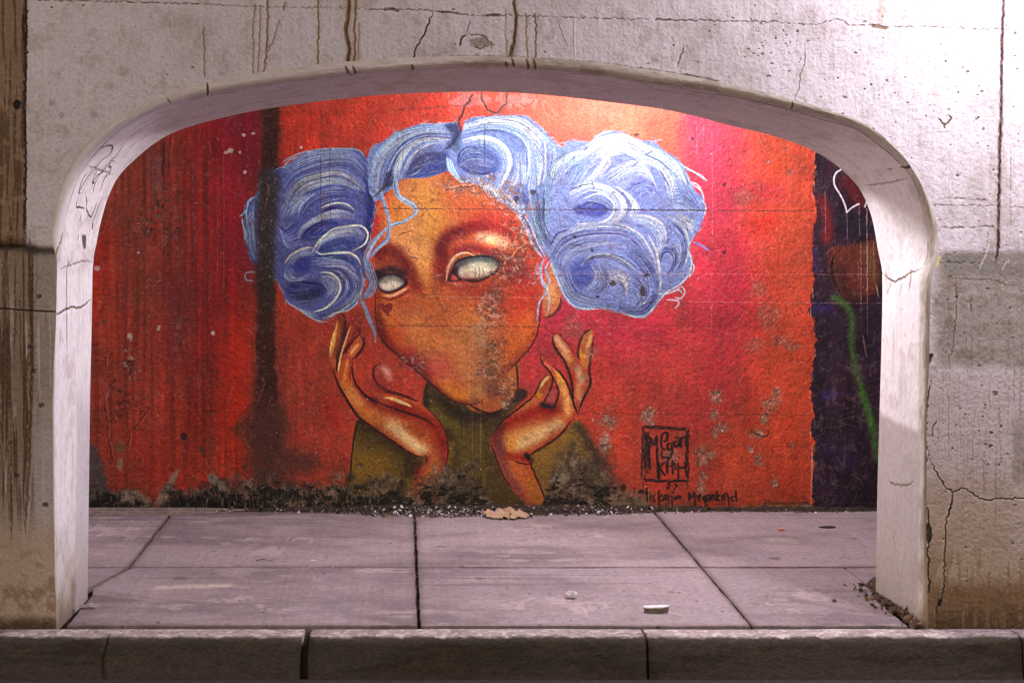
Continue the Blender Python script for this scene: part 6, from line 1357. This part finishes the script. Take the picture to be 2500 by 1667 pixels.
# torn sheet of brown card among the flakes
p = on_floor(1236, 1266); cd = empty('torn_cardboard', p); tag(cd, 'torn crumpled piece of tan cardboard lying among the flakes below the mural', 'cardboard')
m_card = rough_mat('brown_card', lin(150,122,98), lin(184,152,126), 30, .85, .002)
def card(name, outl, seed, amp, tilt=(0, 0), lift=0., nx=22, ny=12):
    xs2 = [q[0] for q in outl]; ys2 = [q[1] for q in outl]; x0, x1, y0, y1 = min(xs2), max(xs2), min(ys2), max(ys2)
    def inside(x, y):
        r = False
        for (ax, ay), (bx, by) in zip(outl, outl[1:]+outl[:1]):
            if (ay > y) != (by > y) and x < (bx-ax)*(y-ay)/(by-ay)+ax: r = not r
        return r
    idx, vs, fs = {}, [], []
    def vert(i, j):
        if (i, j) not in idx:
            x = x0+(x1-x0)*i/nx; y = y0+(y1-y0)*j/ny
            z = lift + amp*abs(mnoise.noise((x*16, y*20, seed)))*1.6 + amp*.7*abs(mnoise.noise((x*42+y*30, y*18, seed+3))) + tilt[0]*(x-x0)+tilt[1]*(y-y0)
            idx[(i, j)] = len(vs); vs.append((x+mnoise.noise((x*60, y*60, 1))*.004, y+mnoise.noise((x*60, y*60, 7))*.004, max(.002, z)))
        return idx[(i, j)]
    for j in range(ny):
        for i in range(nx):
            if inside(x0+(x1-x0)*(i+.5)/nx, y0+(y1-y0)*(j+.5)/ny):
                a, b, c_, d = vert(i, j), vert(i+1, j), vert(i+1, j+1), vert(i, j+1)
                fs += [(a, b, c_), (a, c_, d)] if (i+j) % 2 else [(a, b, d), (b, c_, d)]
    o = link(name, mesh(name, vs, fs), m_card, cd); so = o.modifiers.new('thickness', 'SOLIDIFY'); so.thickness = .0022; return o
card('card_piece', [(-.135, .03), (-.10, .06), (-.075, .04), (-.03, .075), (.0, .05), (.02, .02), (.012, -.035), (-.012, -.02), (-.03, -.038), (-.06, -.02), (-.075, -.03), (-.09, -.012), (-.12, .0), (-.105, .012)], 3, .012, (0, .30), .003)
card('card_piece', [(-.012, .055), (.03, .085), (.06, .06), (.085, .062), (.12, .035), (.138, .008), (.115, .002), (.10, -.018), (.07, -.004), (.045, -.03), (.03, .008)], 8, .015, (-.12, .32), .012)
card('card_piece', [(.01, -.02), (.035, .012), (.065, -.005), (.055, -.034), (.03, -.04)], 5, .012, (0, .25), .004, 8, 6)
# crushed clear plastic scrap by the left jamb
p = on_floor(214, 1484); m_pl, nt_, b_ = new_mat('scuffed_plastic'); b_.inputs['Base Color'].default_value = (*lin(170,164,160), 1); b_.inputs['Roughness'].default_value = .35; b_.inputs['Alpha'].default_value = .8
vs, fs = [], []
for j in range(6):
    for i in range(9):
        x = -.042+.084*i/8; y = -.018+.036*j/5; vs.append((x+R.uniform(-.003, .003), y+R.uniform(-.003, .003), .006+.02*abs(mnoise.noise((x*40, y*60, 4)))+.012*(1-abs(i-4)/4)*(j in (2, 3))))
for j in range(5):
    for i in range(8): a = j*9+i; fs.append((a, a+1, a+10, a+9))
tag(link('plastic_scrap', mesh('plastic_scrap', vs, fs), m_pl, loc=p), 'crushed translucent plastic scrap on the pavement beside the left jamb', 'litter')
# red scrap, dark flattened lid, white stick, twig
def chip(name, px, py, pts, h, mat, label, cat):
    p = on_floor(px, py); n = len(pts); vs = [(x, y, h*.5+h*.5*R.random()) for x, y in pts]+[(x*.96, y*.96, 0) for x, y in pts]
    fs = [tuple(range(n))]+[(i, n+i, n+(i+1) % n, (i+1) % n) for i in range(n)]
    return tag(link(name, mesh(name, vs, fs), mat, loc=p), label, cat)
chip('red_scrap', 1907, 1295, [(-.018, 0), (-.01, .01), (.004, .006), (.016, .012), (.02, .0), (.006, -.008), (-.008, -.01)], .008, rough_mat('red_paper', lin(176,40,34), lin(200,60,50), 40, .7, .001), 'tiny red paper scrap on the rear slab near the right end', 'litter')
chip('flattened_lid', 2020, 1288, [(.046*math.cos(a)*(1+.06*math.sin(3*a)), .02*math.sin(a)) for a in [k*6.283/16 for k in range(16)]], .008, rough_mat('dark_plastic', lin(34,30,42), lin(56,50,64), 40, .5, .001), 'flattened dark oval lid lying on the rear slab at right', 'litter')
chip('paper_stick', 764, 1369, [(-.015, -.004), (-.012, .001), (.013, .006), (.016, .001)], .006, rough_mat('white_paper', lin(206,196,200), lin(226,216,220), 40, .8, .001), 'short white paper stick on the slab left of the central joint', 'litter')
p = on_floor(648, 1370); vs, fs = [], []
for i in range(9):
    t = i/8; c = Vector((-.045+.09*t, .012*t+.004*math.sin(t*9), .004+.006*math.sin(t*4)**2)); r_ = .0028*(1-.6*t)
    for q in range(5): a = q*6.283/5; vs.append(c+Vector((0, math.cos(a)*r_, math.sin(a)*r_)))
for i in range(8):
    for q in range(5): a = i*5+q; b = i*5+(q+1) % 5; fs.append((a, b, b+5, a+5))
tag(link('twig', mesh('twig', vs, fs, None, True), rough_mat('dry_twig', lin(60,46,38), lin(96,76,60), 60, .9, .001), loc=p), 'thin dry twig lying on the slab joint left of centre', 'twig')
# dirt and leaves packed against the right jamb
vs, fs = [], []
a0, a1 = on_floor(2134, 1424), on_floor(2246, 1534); n = 60
for i in range(n+1):
    t = i/n; c = a0.lerp(a1, t); w = .055*(.5+.5*math.sin(math.pi*min(1, t*1.15+.1)))*(1+.5*mnoise.noise((t*12, 0, 0))); h = .035*(1-t*.5)*(1+.4*mnoise.noise((t*15, 4, 0)))
    for s_, hh in ((.03, 1), (-.2*w, .8), (-.6*w, .4), (-w, -.1)): vs.append((c.x+s_, c.y, c.z+h*hh+.004*mnoise.noise((t*60, s_*90, 0))))
for i in range(n):
    for q in range(3): a = i*4+q; fs.append((a, a+4, a+5, a+1))
tag(link('dirt_wedge', mesh('dirt_wedge', vs, fs, None, True), rough_mat('dry_dirt', lin(46,36,28), lin(96,78,62), 120, .95, .01)), 'wedge of dry dirt packed against the foot of the right jamb', 'soil', kind='stuff')
sp = []
for i in range(150):
    t = R.random(); c = a0.lerp(a1, t); d = abs(R.gauss(0, .05))*(1.3-t); sp.append((c.x-d, c.y-R.uniform(0, .02), floor_z(c.y)+max(.004, .03*(1-d/.05))))
tag(flakes('jamb_leaves', sp, rough_mat('brown_leaf_mix', lin(44,32,24), lin(120,94,72), 40, .9, .001, island=True), .006, .022, 21, .8), 'brown dead leaves gathered on the dirt at the foot of the right jamb', 'leaves', kind='stuff')
for k, (px, py) in enumerate(((2137, 1484), (2129, 1477), (2038, 1468))):
    tag(rock('pebble', on_floor(px, py), (.010, .008, .007), 5+k, rough_mat('brown_stone', lin(60,44,34), lin(92,70,54), 80, .9, .002), 1), ('rounder brown pebble of the pair near the leaf pile at right', 'flatter brown pebble of the pair, farther from the kerb near the leaf pile', 'lone rust brown pebble on the fourth front slab')[k], 'pebble')
# grit strewn on the slabs and in the open joints
sp = []
for i in range(420):
    if i < 200: y = R.uniform(.02, 1.95); X = .062+R.gauss(0, .006) if R.random() < .5 else 1.42+R.gauss(0, .005)
    else: X = R.uniform(-1.4, 2.6); y = R.uniform(.03, 1.9)
    sp.append((X, y, floor_z(y)+(.003 if i >= 200 else -.004)))
tag(flakes('grit', sp, rough_mat('grit_mix', lin(40,32,28), lin(170,156,150), 40, .9, .001, island=True), .002, .0065, 31, .4), 'fine grit and crumbs strewn over the slabs and joints', 'grit', kind='stuff')

# ---------------------------------------------------------------------------
# LAMP BODIES
# ---------------------------------------------------------------------------
m_metal = rough_mat('lamp_metal', lin(70,70,72), lin(96,96,98), 30, .5, .001)
def tube(name, pts, r, parent, n=10):
    vs, fs = [], []
    pts = [Vector(p) for p in pts]
    for i, p in enumerate(pts):
        d = (pts[min(i+1, len(pts)-1)]-pts[max(i-1, 0)]).normalized(); u = d.orthogonal().normalized(); v = d.cross(u)
        for q in range(n): a = q*6.2832/n; vs.append(p+(u*math.cos(a)+v*math.sin(a))*r)
    for i in range(len(pts)-1):
        for q in range(n): fs.append((i*n+q, i*n+(q+1) % n, (i+1)*n+(q+1) % n, (i+1)*n+q))
    return link(name, mesh(name, vs, fs, None, True), m_metal, parent)
def hood(name, r, h, parent, n=24):
    vs, fs = [], []
    for k in range(7):
        a = k/6*math.pi/2
        for q in range(n): t = q*6.2832/n; vs.append((r*math.cos(a)*math.cos(t), r*math.cos(a)*math.sin(t), .02+h*math.sin(a)))
    for k in range(6):
        for q in range(n): fs.append((k*n+q, k*n+(q+1) % n, (k+1)*n+(q+1) % n, (k+1)*n+q))
    return link(name, mesh(name, vs, fs, None, True), m_metal, parent)
def lamp_body(i, label, r, arm):
    L = LAMPS[i]; t = empty('underpass_lamp', L.location[:]); tag(t, label, 'lamp', 'lamps of the underpass')
    hood('lamp_shade', r, r*.6, t); tube('lamp_arm', [Vector(p)-L.location for p in arm], .018, t)
    L.parent = t; L.location = (0, 0, 0)
l0, l1, l2, l3 = (L.location.copy() for L in LAMPS)
lamp_body(0, 'hooded lamp hanging from the walkway ceiling before the mural, above the arch', .2, [l0+Vector((0, 0, .12)), (l0.x, l0.y, ZC)])
lamp_body(1, 'hooded lamp hanging from the walkway ceiling far left of the mural', .2, [l1+Vector((0, 0, .12)), (l1.x, l1.y, ZC)])
lamp_body(2, 'hooded bracket lamp on the street face, above the right pier', .2, [l2+Vector((0, 0, .12)), l2+Vector((0, .2, .25)), (l2.x, .01, l2.z+.25)])
lamp_body(3, 'unseen hooded fill lamp on a pole, added at left', .36, [l3+Vector((0, 0, .22)), l3+Vector((-.3, -.3, .5)), l3+Vector((-.9, -.9, .45)), (l3.x-1.1, l3.y-1.1, l3.z), (l3.x-1.1, l3.y-1.1, -.18)])
